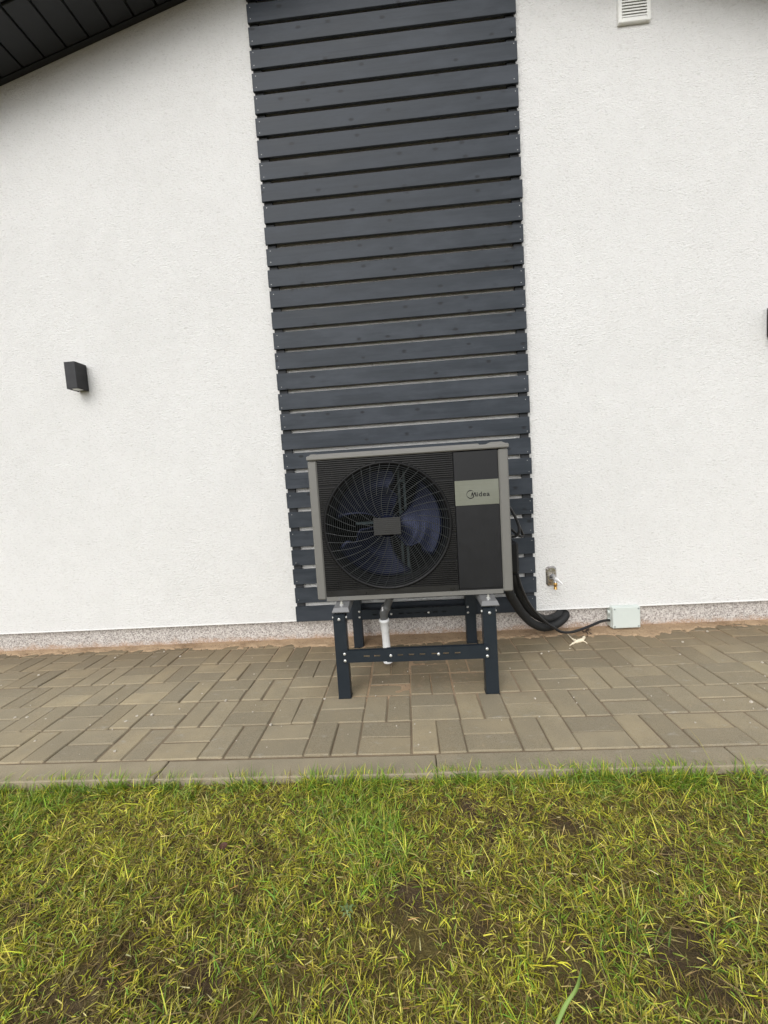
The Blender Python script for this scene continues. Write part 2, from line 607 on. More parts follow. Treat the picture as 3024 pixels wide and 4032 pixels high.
WALL_Y = 0.034            # face of the render
PLINTH_Y = 0.066
RENDER_Z = 0.146          # bottom edge of the render
RIDGE_X = 0.738
SLOPE = math.tan(math.radians(15.41))


def soffit_z(x):
    return 3.468 + SLOPE * ((RIDGE_X + 1.522) - abs(x - RIDGE_X))


# ------------------------------------------------------------------ setting: ground
def soil_height(x, y):
    x, y = np.asarray(x, float), np.asarray(y, float)
    h = -0.030 + 0.016 * (vnoise(x, y, 5, 1) - 0.5) + 0.014 * (vnoise(x, y, 14, 2) - 0.5) + 0.007 * (vnoise(x, y, 38, 3) - 0.5) + 0.005 * (vnoise(x, y, 95, 4) - 0.5)
    return h


def grid_mesh(xs, ys, zf):
    X, Y = np.meshgrid(xs, ys)
    Z = zf(X, Y)
    v = np.stack([X, Y, Z], -1).reshape(-1, 3)
    nx, ny = len(xs), len(ys)
    i = (np.arange(ny - 1)[:, None] * nx + np.arange(nx - 1)[None]).ravel()
    f = np.stack([i, i + 1, i + nx + 1, i + nx], -1)
    return v, f


def np_mesh(name, v, f, smooth=True):
    me = bpy.data.meshes.new(name)
    k = f.shape[1]
    me.vertices.add(len(v))
    me.vertices.foreach_set('co', np.ascontiguousarray(v, dtype=np.float32).ravel())
    me.loops.add(f.size)
    me.loops.foreach_set('vertex_index', np.ascontiguousarray(f, dtype=np.int32).ravel())
    me.polygons.add(len(f))
    me.polygons.foreach_set('loop_start', np.arange(0, f.size, k, dtype=np.int32))
    me.polygons.foreach_set('use_smooth', np.full(len(f), smooth))
    me.update(calc_edges=True)
    return me


near_x = np.concatenate([[-300, -60, -14, -8], np.linspace(-4.4, -1.6, 30), np.linspace(-1.55, 2.95, 560), np.linspace(3.0, 6, 30), [9, 15, 60, 300]])
near_y = np.concatenate([[-300, -60, -25, -12, -7], np.linspace(-4.6, -2.3, 24), np.linspace(-2.25, -1.06, 190), [-0.9, 0.3, 3, 60, 300]])
v, f = grid_mesh(near_x, near_y, lambda X, Y: np.where(Y > -1.0, -0.16, soil_height(X, Y)))
tag(link('ground', np_mesh('ground', v, f), MAT['soil']), kind='structure')

# pavement: sand bed with concrete pavers laid in basket weave, kerb along the lawn
KERB_Y = -1.04            # line between pavers and kerb
MOD = 0.202
GX = -0.71728
bed = MB().box(-5, 6.5, KERB_Y, 0.35, -0.14, -0.0050).build('pavement', MAT['joint'])
tag(bed, kind='structure')


def paver_mesh(lx, ly):
    b = MB()
    b.cbox(-lx / 2, lx / 2, -ly / 2, ly / 2, -0.05, 0, 0.0042)
    me = bpy.data.meshes.new('paver')
    me.from_pydata(b.v, [], b.f)
    me.materials.append(MAT['paver'])
    return me


PM = {('h', k): paver_mesh(0.1972 - 0.0008 * k, 0.0968 - 0.0008 * k) for k in range(3)}
PM.update({('v', k): paver_mesh(0.0968 - 0.0008 * k, 0.1972 - 0.0008 * k) for k in range(3)})
PM.update({('c', k): paver_mesh(0.0968 - 0.0008 * k, 0.0955) for k in range(3)})     # cut at the wall
vis, extra = [], []
cam_pts = lambda x, y: (lambda d: (1512 + F_PX * d.dot(AX_R) / d.dot(AX_F), 2016 - F_PX * d.dot(AX_U) / d.dot(AX_F)))(Vector((x, y, 0)) - CAM)
for r in range(6):
    for c in range(-18, 35):
        x0, y0 = GX + c * MOD, KERB_Y + 0.0015 + r * MOD
        hor = (c + r) % 2 == 0
        for k in (0, 1):
            if r < 5:
                if hor:
                    kind, cx, cy = 'h', x0 + MOD / 2, y0 + MOD * (0.25 + 0.5 * k)
                else:
                    kind, cx, cy = 'v', x0 + MOD * (0.25 + 0.5 * k), y0 + MOD / 2
            else:
                if hor:
                    if k:
                        continue
                    kind, cx, cy = 'h', x0 + MOD / 2, y0 + MOD * 0.25
                else:
                    kind, cx, cy = 'c', x0 + MOD * (0.25 + 0.5 * k), y0 + MOD * 0.25
            px, py = cam_pts(cx, cy)
            item = (kind, cx + random.gauss(0, 0.0012), cy + random.gauss(0, 0.0012), random.gauss(0, 0.0013), random.gauss(0, 0.009))
            (vis if -260 < px < 3284 else extra).append(item)
vis.sort(key=lambda q: abs(q[1] - 0.75) + abs(q[2] + 1))
vis, extra = vis[:300], extra + vis[300:]
for kind, x, y, z, rz in vis:
    o = link('paver', PM[(kind, random.randrange(3))], None, bed, (x, y, z))
    o.rotation_euler = (random.gauss(0, 0.006), random.gauss(0, 0.006), rz)
b = MB()
for kind, x, y, z, rz in extra:
    lx, ly = {'h': (0.0985, 0.0485), 'v': (0.0485, 0.0985), 'c': (0.0485, 0.0475)}[kind]
    b.cbox(x - lx, x + lx, y - ly, y + ly, -0.05, z, 0.0035)
tag(b.build('more_pavers', MAT['paver'], bed), kind='stuff')

kerb = tag(empty('kerb', (0, KERB_Y - 0.0490, 0)), kind='structure')
ks = MB().cbox(-0.4985, 0.4985, -0.0475, 0.0475, -0.16, 0.0, 0.0035)
kme = bpy.data.meshes.new('kerb_stone')
kme.from_pydata(ks.v, [], ks.f)
kme.materials.append(MAT['kerb'])
for i in range(-4, 7):
    o = link('kerb_stone', kme, None, kerb, (0.282 + i, 0.0, random.gauss(-0.002, 0.0012)))
    o.rotation_euler = (0, random.gauss(0, 0.001), random.gauss(0, 0.0012))


# sand washed along the foot of the wall: a real low heap over the pavers
def sand_edge(x):
    k = np.array([-5, -2.0, -1.3, -0.79, -0.28, 0.13, 0.3, 0.455, 0.83, 1.0, 1.2, 1.45, 1.62, 1.75, 1.98, 2.06, 2.14, 2.25, 2.42, 2.65, 2.82, 6.5])
    e = np.array([0.02, 0.02, 0.012, 0.010, -0.005, -0.025, -0.06, -0.085, -0.065, -0.05, -0.035, -0.03, -0.01, -0.04, -0.055, -0.095, -0.08, -0.03, 0.01, 0.02, 0.02, 0.02])
    return np.interp(x, k, e)


def sand_h(X, Y):
    e = sand_edge(X) + 0.055 * (vnoise(X, Y, 22, 5) - 0.5) + 0.03 * (vnoise(X, Y, 60, 6) - 0.5)
    t = (Y - e) / np.maximum(0.02, PLINTH_Y + 0.01 - e)
    heap = 0.0035 + 0.012 * np.clip(t, 0, 1) ** 0.8 + 0.004 * (vnoise(X, Y, 45, 7) - 0.5)
    low = -0.012 + 0.0 * X
    w = np.clip(t / 0.10 + 0.5, 0, 1)
    return low * (1 - w) + heap * w


v, f = grid_mesh(np.concatenate([np.linspace(-5, -2.3, 60), np.linspace(-2.29, 3.2, 640), np.linspace(3.21, 6.4, 60)]), np.linspace(-0.17, PLINTH_Y + 0.02, 44), sand_h)
tag(link('sand', np_mesh('sand', v, f), MAT['sand']), 'orange sand washed along the foot of the plinth', 'sand', kind='stuff')

# sand swept into the joints below the unit
def joint_fill(X, Y):
    d = np.maximum(np.abs(X - 0.76) * 0.85, np.abs(Y + 0.33)) + 0.16 * (vnoise(X, Y, 6, 51) - 0.5) + 0.05 * (vnoise(X, Y, 25, 52) - 0.5)
    w = np.clip((0.33 - d) / 0.05, 0, 1)
    return -0.014 * (1 - w) + (-0.0030 + 0.0016 * (vnoise(X, Y, 30, 53) - 0.5)) * w


v, f = grid_mesh(np.linspace(0.2, 1.32, 150), np.linspace(-0.78, -0.02, 100), joint_fill)
tag(link('joint_sand', np_mesh('joint_sand', v, f), MAT['sand'], bed), kind='stuff')

b = MB()
for k in range(900):
    x = random.uniform(-2.3, 3.2)
    e = float(sand_edge(x))
    y = random.uniform(e - 0.05, PLINTH_Y - 0.004)
    z = max(0.0, float(sand_h(np.array([x]), np.array([y]))[0]))
    r_ = random.choice([0.0012, 0.0015, 0.002, 0.0032])
    q = [Vector((x, y, z)) + Vector(d) * (r_ * random.uniform(0.6, 1.3)) for d in ((1, 0, 0), (0, 1, 0), (-1, 0, 0), (0, -1, 0), (0, 0, 1), (0, 0, -1))]
    b.add(q, [(0, 1, 4), (1, 2, 4), (2, 3, 4), (3, 0, 4), (1, 0, 5), (2, 1, 5), (3, 2, 5), (0, 3, 5)])
tag(b.build('sand_crumbs', MAT['crumb']), 'loose crumbs lying on the sand by the plinth', 'sand', kind='stuff')

# pale chips lying on the paving
b = MB()
for k in range(150):
    x, y = random.uniform(-2.2, 3.2), random.uniform(-1.0, 0.0)
    s = random.choice([0.0015, 0.002, 0.002, 0.003, 0.0045])
    rot = Matrix.Rotation(random.uniform(0, 6.28), 3, 'Z')
    vs_ = [rot @ Vector((sx * s * random.uniform(0.6, 1.5), sy * s * random.uniform(0.6, 1.3), sz)) + Vector((x, y, 0)) for sz in (-0.002, s * 0.9) for sy in (-1, 1) for sx in (-1, 1)]
    b.add(vs_, [(0, 2, 3, 1), (4, 5, 7, 6), (0, 1, 5, 4), (2, 6, 7, 3), (0, 4, 6, 2), (1, 3, 7, 5)])
tag(b.build('stone_grit', MAT['chip']), 'pale stone grit scattered over the paving', 'grit', kind='stuff')

# ------------------------------------------------------------------ house
house = thing('house', 'white rendered gable wall of a house with speckled plinth and dark soffit', 'house', (RIDGE_X, WALL_Y, 0))


def child(o):
    """keep world position under an Empty that is not at the origin"""
    o.location = -Vector(o.parent.location)
    return o


XL, XR = -4.3, RIDGE_X * 2 + 4.3
b = MB().prism([(XL, RENDER_Z), (XR, RENDER_Z), (XR, soffit_z(XR) + 0.05), (RIDGE_X, soffit_z(RIDGE_X) + 0.05), (XL, soffit_z(XL) + 0.05)], WALL_Y, WALL_Y + 5.5)
child(b.build('wall', MAT['render'], house))
b = MB().box(XL, XR, PLINTH_Y, WALL_Y + 5.45, -0.2, RENDER_Z + 0.0)
child(b.build('plinth', MAT['plinth'], house))
b = MB().box(XL, XR, WALL_Y - 0.003, WALL_Y + 0.028, RENDER_Z - 0.004, RENDER_Z + 0.0015)
child(b.build('drip_bead', MAT['bead'], house))

OVER = 0.285
ang = math.atan(SLOPE)
sof = MB()
for sgn in (-1, 1):
    x1 = RIDGE_X + sgn * 5.3
    pts = [(RIDGE_X, soffit_z(RIDGE_X) + 0.016), (x1, soffit_z(x1) + 0.016), (x1, soffit_z(x1) + 0.10), (RIDGE_X, soffit_z(RIDGE_X) + 0.10)]
    sof.prism(pts, -OVER, WALL_Y - 0.001)
soffit = child(sof.build('soffit', MAT['soffit'], house))
bw = 0.144
bm_ = MB().cbox(-bw / 2 + 0.0045, bw / 2 - 0.0045, -OVER + 0.03, WALL_Y - 0.028, -0.004, 0.018, 0.004)
sme = bpy.data.meshes.new('soffit_board')
sme.from_pydata(bm_.v, [], bm_.f)
sme.materials.append(MAT['soffit'])
for sgn in (-1, 1):
    for k in range(35):
        # joints seen in the photograph at x = -1.379, -1.246, ...
        d = (k + 0.28) * bw * math.cos(ang)
        x = RIDGE_X + sgn * (d + 0.03)
        o = link('soffit_board', sme, None, soffit, (x, 0, soffit_z(x) + 0.0))
        o.rotation_euler = (0, sgn * ang, 0)
b = MB()
for sgn in (-1, 1):
    x1 = RIDGE_X + sgn * 5.3
    b.prism([(RIDGE_X, soffit_z(RIDGE_X) - 0.010), (x1, soffit_z(x1) - 0.010), (x1, soffit_z(x1) + 0.03), (RIDGE_X, soffit_z(RIDGE_X) + 0.03)], WALL_Y - 0.030, WALL_Y - 0.0015)
child(b.build('soffit_trim', MAT['soffit'], house))
b = MB()
for sgn in (-1, 1):
    x1 = RIDGE_X + sgn * 5.35
    b.prism([(RIDGE_X, soffit_z(RIDGE_X) - 0.03), (x1, soffit_z(x1) - 0.03), (x1, soffit_z(x1) + 0.18), (RIDGE_X, soffit_z(RIDGE_X) + 0.18)], -OVER - 0.03, -OVER)
child(b.build('barge_board', MAT['soffit'], house))
b = MB()
for sgn in (-1, 1):
    x1 = RIDGE_X + sgn * 5.45
    b.prism([(RIDGE_X, soffit_z(RIDGE_X) + 0.18), (x1, soffit_z(x1) + 0.18), (x1, soffit_z(x1) + 0.22), (RIDGE_X, soffit_z(RIDGE_X) + 0.22)], -OVER - 0.06, 6.0)
child(b.build('roof', MAT['roof'], house))

# ------------------------------------------------------------------ slat screen
SW, SP, SH, SZ0 = 1.476, 0.11868, 0.0959, 0.148
screen = thing('slat_screen', 'tall dark grey screen of horizontal wooden slats on the white wall', 'slat screen', (SW / 2, 0.02, SZ0))
sl_me = []
for k in range(3):
    b = MB().cbox(-SW / 2, SW / 2, 0.0, 0.0140, 0, SH, 0.0016)
    me = bpy.data.meshes.new('slat')
    me.from_pydata(b.v, [], b.f)
    me.materials.append(MAT['slat'])
    sl_me.append(me)
sc_b = MB().cyl((0, -0.0008, 0), (0, 0.004, 0), 0.0024, 8)
sc_me = bpy.data.meshes.new('screw')
sc_me.from_pydata(sc_b.v, [], sc_b.f)
sc_me.materials.append(MAT['slatscrew'])
for i in range(32):
    z = SZ0 + i * SP
    if z + SH > soffit_z(0) - 0.012:
        hw = RIDGE_X - 0.04 - max(0, (z + SH - soffit_z(0) + 0.02)) / SLOPE
        b = MB().cbox(-hw, hw, 0, 0.0140, 0, SH, 0.0016)
        o = b.build('slat', MAT['slat'], screen)
    else:
        o = link('slat', sl_me[i % 3], None, screen)
        for sx in (-1, 1):
            for zs in (0.016, SH - 0.018):
                if random.random() > 0.34:
                    link('screw', sc_me, None, o, (sx * (SW / 2 - random.uniform(0.016, 0.026)), 0, zs + random.uniform(-0.004, 0.006)))
    o.location = (random.gauss(0, 0.0013), -0.02 + random.gauss(0, 0.0006), z - SZ0)
    o.rotation_euler = (random.gauss(0, 0.004), random.gauss(0, 0.0006), 0)
for sx in (-1, 1):
    x = sx * (SW / 2 - 0.031)
    MB().box(x - 0.024, x + 0.024, -0.0058, WALL_Y - 0.0202, 0.02, 3.70).build('batten', MAT['batten'], screen)

# ------------------------------------------------------------------ heat pump
UX0, UX1, UZ0, UZ1 = 0.280, 1.203, 0.438, 1.106
UF, UB = -0.560, -0.150
hp = thing('heat_pump', 'grey heat pump outdoor unit with large black fan grille on metal stand', 'heat pump', (0.741, -0.355, UZ0))


def hpart(mb, name, mat, parent=None):
    o = mb.build(name, mat, hp if parent is None else parent)
    if parent is None:
        child(o)
    return o


cs = MB()
cs.cbox(UX0, 0.322, UF, -0.500, UZ0 + 0.006, UZ1, 0.006)            # front corner posts
cs.cbox(1.158, UX1, UF, -0.500, UZ0 + 0.006, UZ1, 0.006)
cs.box(0.3221, 1.1579, UF + 0.003, -0.50, UZ0 - 0.002, 0.4565)        # front sill
cs.box(UX0 + 0.002, UX0 + 0.006, -0.4999, UB, UZ0 + 0.004, UZ1)       # sides, back, floor
cs.box(UX1 - 0.006, UX1 - 0.002, -0.4999, UB, UZ0 + 0.004, UZ1)
cs.box(UX0 + 0.0061, UX1 - 0.0061, UB - 0.004, UB, UZ0 + 0.004, UZ1)
cs.box(UX0 + 0.0061, UX1 - 0.0061, -0.4999, UB - 0.0041, UZ0, UZ0 + 0.012)
casing = hpart(cs, 'casing', MAT['casing'])
for px, pz in ((0.383, 0.4465), (0.913, 0.4465), (0.985, 0.4465)):
    MB().cyl((px, UF + 0.001, pz), (px, UF + 0.0045, pz), 0.0042, 10).build('screw', MAT['foot'], casing)

ld = MB()
ld.cbox(UX0 - 0.003, UX1 + 0.004, UF - 0.007, UB + 0.01, 1.108, 1.1295, 0.005)
ld.prism([(0.312, 1.129), (1.08, 1.129), (1.072, 1.1365), (0.322, 1.1365)], UF + 0.012, UB - 0.02)
ld.prism([(0.284, 1.129), (0.326, 1.129), (0.318, 1.1375), (0.298, 1.1375)], UF + 0.004, UF + 0.12)
ld.prism([(1.105, 1.129), (1.196, 1.129), (1.176, 1.1385), (1.128, 1.1385)], UF + 0.004, UF + 0.12)
lid = hpart(ld, 'lid', MAT['lid'])

FX, FZ, FR = 0.6345, 0.7825, 0.297
LX0, LX1, LZ0, LZ1 = 0.3222, 0.9530, 0.4570, 1.1055
# plate with a round hole
pl = MB()
n = 96
ring, outer = [], []
for i in range(n):
    a = 2 * math.pi * i / n
    ca, sa = math.cos(a), math.sin(a)
    ring.append((FX + FR * ca, FZ + FR * sa))
    tx = ((LX1 - FX) if ca > 0 else (FX - LX0)) / max(1e-6, abs(ca))
    tz = ((LZ1 - FZ) if sa > 0 else (FZ - LZ0)) / max(1e-6, abs(sa))
    k = min(tx, tz)
    outer.append((FX + k * ca, FZ + k * sa))
vs_ = [(x, UF + 0.010, z) for x, z in ring] + [(x, UF + 0.010, z) for x, z in outer]
pl.add(vs_, [(i, (i + 1) % n, n + (i + 1) % n, n + i) for i in range(n)])
# corners of the rectangle that the radial fan leaves open
for cx_, cz_ in ((LX0, LZ0), (LX1, LZ0), (LX1, LZ1), (LX0, LZ1)):
    aa = math.atan2(cz_ - FZ, cx_ - FX) % (2 * math.pi)
    i = int(aa / (2 * math.pi) * n)
    p0, p1 = outer[i], outer[(i + 1) % n]
    pl.add([(p0[0], UF + 0.010, p0[1]), (cx_, UF + 0.010, cz_), (p1[0], UF + 0.010, p1[1])], [(0, 1, 2)])
hpart(pl, 'fan_panel', MAT['black'])
# louvre ribs, cut round the fan opening
rb = MB()
pitch = (LZ1 - 0.487) / 64
for i in range(64):
    if i in (12, 25, 38, 51):
        continue
    z = 0.4885 + (i + 0.5) * pitch
    dz = z - FZ
    R2 = FR + 0.006
    segs = []
    if abs(dz) < R2:
        ch = math.sqrt(R2 * R2 - dz * dz)
        segs = [(LX0 + 0.001, FX - ch), (FX + ch, LX1 - 0.001)]
    else:
        segs = [(LX0 + 0.001, LX1 - 0.001)]
    for a, c in segs:
        if c - a < 0.004:
            continue
        h = pitch * 0.27
        rb.add([(x, y, z + q) for x in (a, c) for (y, q) in ((UF + 0.0095, -h * 1.25), (UF + 0.002, -h * 0.7), (UF + 0.002, h * 0.5), (UF + 0.0095, h * 1.25))],
               [(0, 4, 5, 1), (1, 5, 6, 2), (2, 6, 7, 3), (0, 1, 2, 3), (7, 6, 5, 4)])
rb.box(LX0 + 0.001, LX1 - 0.001, UF + 0.004, UF + 0.0096, 0.4580, 0.4868)
hpart(rb, 'louvre_ribs', MAT['louvre'])
# service panel
sp_ = MB()
sp_.cbox(0.9545, 1.1565, UF + 0.003, UF + 0.03, 0.4655, 1.1045, 0.0025)
sp_.box(0.9550, 1.1560, UF + 0.008, UF + 0.03, 0.4572, 0.4653)
hpart(sp_, 'service_panel', MAT['charcoal'])
bd = MB().cbox(0.9555, 1.1555, UF + 0.0012, UF + 0.0045, 0.8565, 0.9715, 0.0006)
badge = hpart(bd, 'badge', MAT['badge'])

# lettering on the badge: a swung arc running into an M, then the small letters
lt = MB()
ly0, ly1 = UF + 0.0002, UF + 0.0022
acx, acz, ar = 1.0265, 0.9065, 0.0180
na = 40
a0, a1 = math.radians(42), math.radians(330)
for i in range(na):
    q = []
    for k in (i, i + 1):
        a = a0 + (a1 - a0) * k / na
        w = 0.0006 + 0.0016 * (0.5 - 0.5 * math.cos(2 * (a - math.pi))) + 0.0001
        w = max(w, 0.0007) * min(1, 0.25 + 4 * k / na)
        q.append((a, w))
    (aa, wa), (ab, wb) = q
    pts = [(acx + (ar + wa) * math.cos(aa), acz + (ar + wa) * math.sin(aa)), (acx + (ar + wb) * math.cos(ab), acz + (ar + wb) * math.sin(ab)),
           (acx + (ar - wb) * math.cos(ab), acz + (ar - wb) * math.sin(ab)), (acx + (ar - wa) * math.cos(aa), acz + (ar - wa) * math.sin(aa))]
    lt.prism(pts, ly0, ly1)


def stroke(p, q, w0, w1):
    d = Vector((q[0] - p[0], q[1] - p[1])).normalized()
    nn = Vector((-d.y, d.x))
    lt.prism([(p[0] + nn.x * w0, p[1] + nn.y * w0), (p[0] - nn.x * w0, p[1] - nn.y * w0), (q[0] - nn.x * w1, q[1] - nn.y * w1), (q[0] + nn.x * w1, q[1] + nn.y * w1)], ly0, ly1)


zb = 0.8955
stroke((1.0265, zb - 0.002), (1.0350, zb + 0.0195), 0.0006, 0.0022)
stroke((1.0350, zb + 0.0195), (1.0370, zb + 0.0030), 0.0022, 0.0020)
stroke((1.0365, zb - 0.0005), (1.0465, zb + 0.0195), 0.0012, 0.0022)
stroke((1.0465, zb + 0.0195), (1.0505, zb + 0.0), 0.0022, 0.0022)
cu = bpy.data.curves.new('lettering', 'FONT')
cu.body = 'idea'
cu.size = 0.0295
cu.offset = 0.00045
cu.extrude = 0.001
cu.space_character = 1.12
to = bpy.data.objects.new('lettering', cu)
COL.objects.link(to)
dg = bpy.context.evaluated_depsgraph_get()
tm = bpy.data.meshes.new_from_object(to.evaluated_get(dg))
xs_ = [v.co.x for v in tm.vertices]
sx_ = (1.1130 - 1.0540) / (max(xs_) - min(xs_))
vv = [(1.0540 + (v.co.x - min(xs_)) * sx_, UF + 0.0012 - v.co.z, zb + v.co.y) for v in tm.vertices]
lt.add(vv, [tuple(p.vertices) for p in tm.polygons])
bpy.data.objects.remove(to)
bpy.data.curves.remove(cu)
bpy.data.meshes.remove(tm)
lt.build('brand_lettering', MAT['ink'], badge)

# fan opening: rim, guard of rings and swung spokes, hub cap
rm = MB()
nr = 96
prof = [(FR + 0.0045, UF + 0.0096), (FR + 0.004, UF - 0.001), (FR - 0.002, UF - 0.0025), (FR - 0.008, UF + 0.001), (FR - 0.018, UF + 0.016), (FR - 0.022, UF + 0.04), (FR - 0.022, UF + 0.12)]
vs_, fs_ = [], []
for i in range(nr):
    a = 2 * math.pi * i / nr
    for r_, y_ in prof:
        vs_.append((FX + r_ * math.cos(a), y_, FZ + r_ * math.sin(a)))
k = len(prof)
for i in range(nr):
    for j in range(k - 1):
        fs_.append((i * k + j, i * k + j + 1, ((i + 1) % nr) * k + j + 1, ((i + 1) % nr) * k + j))
rm.add(vs_, fs_, True)
hpart(rm, 'fan_rim', MAT['black'])
gd = MB()


def guard_y(r):
    return UF + 0.001 - 0.006 * (1 - (r / FR) ** 2)


nring = 25
for i in range(nring):
    r_ = 0.052 + (FR - 0.010 - 0.052) * (i + 0.4) / nring
    pts = [(FX + r_ * math.cos(a), guard_y(r_), FZ + r_ * math.sin(a)) for a in np.linspace(0, 2 * math.pi, 73)]
    gd.tube(pts, 0.00115, 5, False)
for i in range(40):
    th = 2 * math.pi * (i + 0.35) / 40
    r0 = 0.050 if i % 2 else 0.150
    pts = []
    for s in np.linspace(0, 1, 12):
        r_ = r0 + (FR - 0.005 - r0) * s
        q = (FR - r_) / (FR - 0.05)
        a = th + 0.42 * q ** 1.25
        pts.append((FX + r_ * math.cos(a), guard_y(r_) - 0.0016, FZ + r_ * math.sin(a)))
    gd.tube(pts, 0.0015, 5, False)
guard = hpart(gd, 'fan_guard', MAT['wire'])
hb = MB()
hb.cbox(0.571, 0.698, UF - 0.009, UF - 0.002, 0.7415, 0.8225, 0.002)
for i in range(9):
    z = 0.7455 + i * 0.0091
    hb.box(0.573, 0.696, UF - 0.0125, UF - 0.0088, z, z + 0.0048)
hpart(hb, 'hub_cap', MAT['hubcap'])

# fan: hub and three broad swept blades
fan = MB().tube([(FX, UF + 0.062, FZ), (FX, UF + 0.070, FZ), (FX, UF + 0.162, FZ)], [0.045, 0.055, 0.058], 28).build('fan', MAT['blade'], hp)
child(fan)
for kb in range(3):
    base = math.radians(4 + 120 * kb)
    nu, nv = 14, 18
    vs_, fs_ = [], []
    for side in (0, 1):
        for i in range(nu + 1):
            s = i / nu
            r_ = 0.045 + 0.222 * s
            lead = math.radians(26 + 24 * s ** 1.3)
            trail = math.radians(-62 + 20 * s + 12 * math.exp(-((s - 0.60) / 0.10) ** 2) - 5 * math.exp(-((s - 0.42) / 0.1) ** 2))
            for j in range(nv + 1):
                q = j / nv
                a = base + trail + (lead - trail) * q
                y_ = UF + 0.066 + 0.085 * q * (1 - 0.30 * s) + 0.016 * math.sin(math.pi * q) + (0.003 if side else 0)
                vs_.append((FX + r_ * math.cos(a), y_, FZ + r_ * math.sin(a)))
    w = nv + 1
    off = (nu + 1) * w
    for i in range(nu):
        for j in range(nv):
            fs_.append((i * w + j, i * w + j + 1, (i + 1) * w + j + 1, (i + 1) * w + j))
            fs_.append((off + i * w + j, off + (i + 1) * w + j, off + (i + 1) * w + j + 1, off + i * w + j + 1))
    for i in range(nu):
        for j in (0, nv):
            fs_.append((i * w + j, (i + 1) * w + j, off + (i + 1) * w + j, off + i * w + j))
    for j in range(nv):
        for i in (0, nu):
            fs_.append((i * w + j, i * w + j + 1, off + i * w + j + 1, off + i * w + j))
    MB().add(vs_, fs_, True).build('blade', MAT['blade'], fan)
mbk = MB()
for dx in (-0.014, 0.014):
    x = FX + 0.075 + dx
    mbk.cbox(x - 0.007, x + 0.007, UF + 0.185, UF + 0.20, 0.452, 1.10, 0.002)
for k in range(4):
    mbk.box(FX + 0.061, FX + 0.089, UF + 0.180, UF + 0.186, 0.50 + k * 0.16, 0.515 + k * 0.16)
mbk.cbox(FX - 0.06, FX + 0.10, UF + 0.175, UF + 0.205, 0.505, 0.535, 0.002)
mbk.cbox(FX - 0.17, FX + 0.06, UF + 0.185, UF + 0.20, 0.775, 0.790, 0.002)
hpart(mbk, 'motor_bracket', MAT['bracket'])
ins = MB()
ins.box(UX0 + 0.0065, 0.97, -0.20, -0.196, UZ0 + 0.013, UZ1 - 0.001)
ins.box(0.962, 0.966, UF + 0.031, -0.201, UZ0 + 0.013, UZ1 - 0.001)
for k in range(46):                        # condenser fins behind the fan
    x = 0.30 + k * 0.0142
    ins.box(x, x + 0.0035, -0.2150, -0.2005, 0.46, 1.09)
hpart(ins, 'heat_exchanger', MAT['inside'])
for x0_, x1_ in ((0.362, 0.438), (1.040, 1.116)):
    ft = MB()
    ft.add([(x0_ + 0.008, -0.50, 0.4365), (x1_ - 0.008, -0.50, 0.4365), (x1_ - 0.004, -0.628, 0.4245), (x0_ + 0.004, -0.628, 0.4245),
            (x1_ + 0.002, -0.644, 0.4085), (x0_ - 0.002, -0.644, 0.4085),
            (x0_ - 0.004, -0.50, 0.4150), (x1_ + 0.004, -0.50, 0.4150), (x1_ + 0.002, -0.640, 0.4035), (x0_ - 0.002, -0.640, 0.4035)],
           [(0, 3, 2, 1), (3, 5, 4, 2), (5, 9, 8, 4), (0, 6, 9, 5, 3), (1, 2, 4, 8, 7), (6, 7, 8, 9), (0, 1, 7, 6)])
    fo = hpart(ft, 'foot', MAT['foot'])
    cx_ = (x0_ + x1_) / 2
    bt = MB().cyl((cx_, -0.60, 0.424), (cx_, -0.60, 0.4320), 0.0105, 12).cyl((cx_, -0.60, 0.4320), (cx_, -0.60, 0.440), 0.0075, 6, False).cyl((cx_, -0.60, 0.440), (cx_, -0.60, 0.447), 0.0045, 8)
    bt.build('bolt', MAT['zinc'], fo)
vb = MB().cbox(UX1 - 0.001, UX1 + 0.092, -0.335, -0.185, 0.468, 0.635, 0.012)
vcov = hpart(vb, 'valve_cover', MAT['black'])
# cable loops hanging out of the side above the cover
z1 = lambda x, y: (1900 + x * 400 / 1475, 1950 + y * 400 / 1475)
lp = [at(*z1(385, 170), -0.30), at(*z1(420, 215), -0.30), at(*z1(480, 330), -0.30), at(*z1(525, 440), -0.30), at(*z1(525, 545), -0.30), at(*z1(470, 598), -0.29), at(*z1(400, 610), -0.28)]
hpart(MB().tube(smooth_path(lp), 0.0072, 10), 'cable_loop', MAT['cable'])
lp = [at(*z1(520, 420), -0.27), at(*z1(555, 500), -0.26), at(*z1(585, 570), -0.25), at(*z1(560, 600), -0.25), at(*z1(510, 570), -0.25), at(*z1(440, 515), -0.25), at(*z1(390, 470), -0.25)]
hpart(MB().tube(smooth_path(lp), 0.0070, 10), 'cable_loop', MAT['cable'])

# ------------------------------------------------------------------ stand
stand = thing('metal_stand', 'dark anthracite steel stand with slotted rails carrying the heat pump', 'stand', (0.73, -0.36, 0))


def spart(mb, name, mat=None, parent=None):
    o = mb.build(name, mat or MAT['stand'], stand if parent is None else parent)
    if parent is None:
        child(o)
    return o


bolt_y = MB().tube([(0, 0.002, 0), (0, -0.003, 0), (0, -0.0055, 0)], [0.0068, 0.0066, 0.0035], 10)
bme_y = bpy.data.meshes.new('bolt')
bme_y.from_pydata(bolt_y.v, [], bolt_y.f)
bme_y.materials.append(MAT['zinc'])


def bolt(x, y, z, parent, rz=0.0):
    o = link('bolt', bme_y, None, parent, (x, y, z) if parent.name.startswith(('leg', 'cross')) is False else (x, y, z))
    o.rotation_euler = (0, 0, rz)
    return o


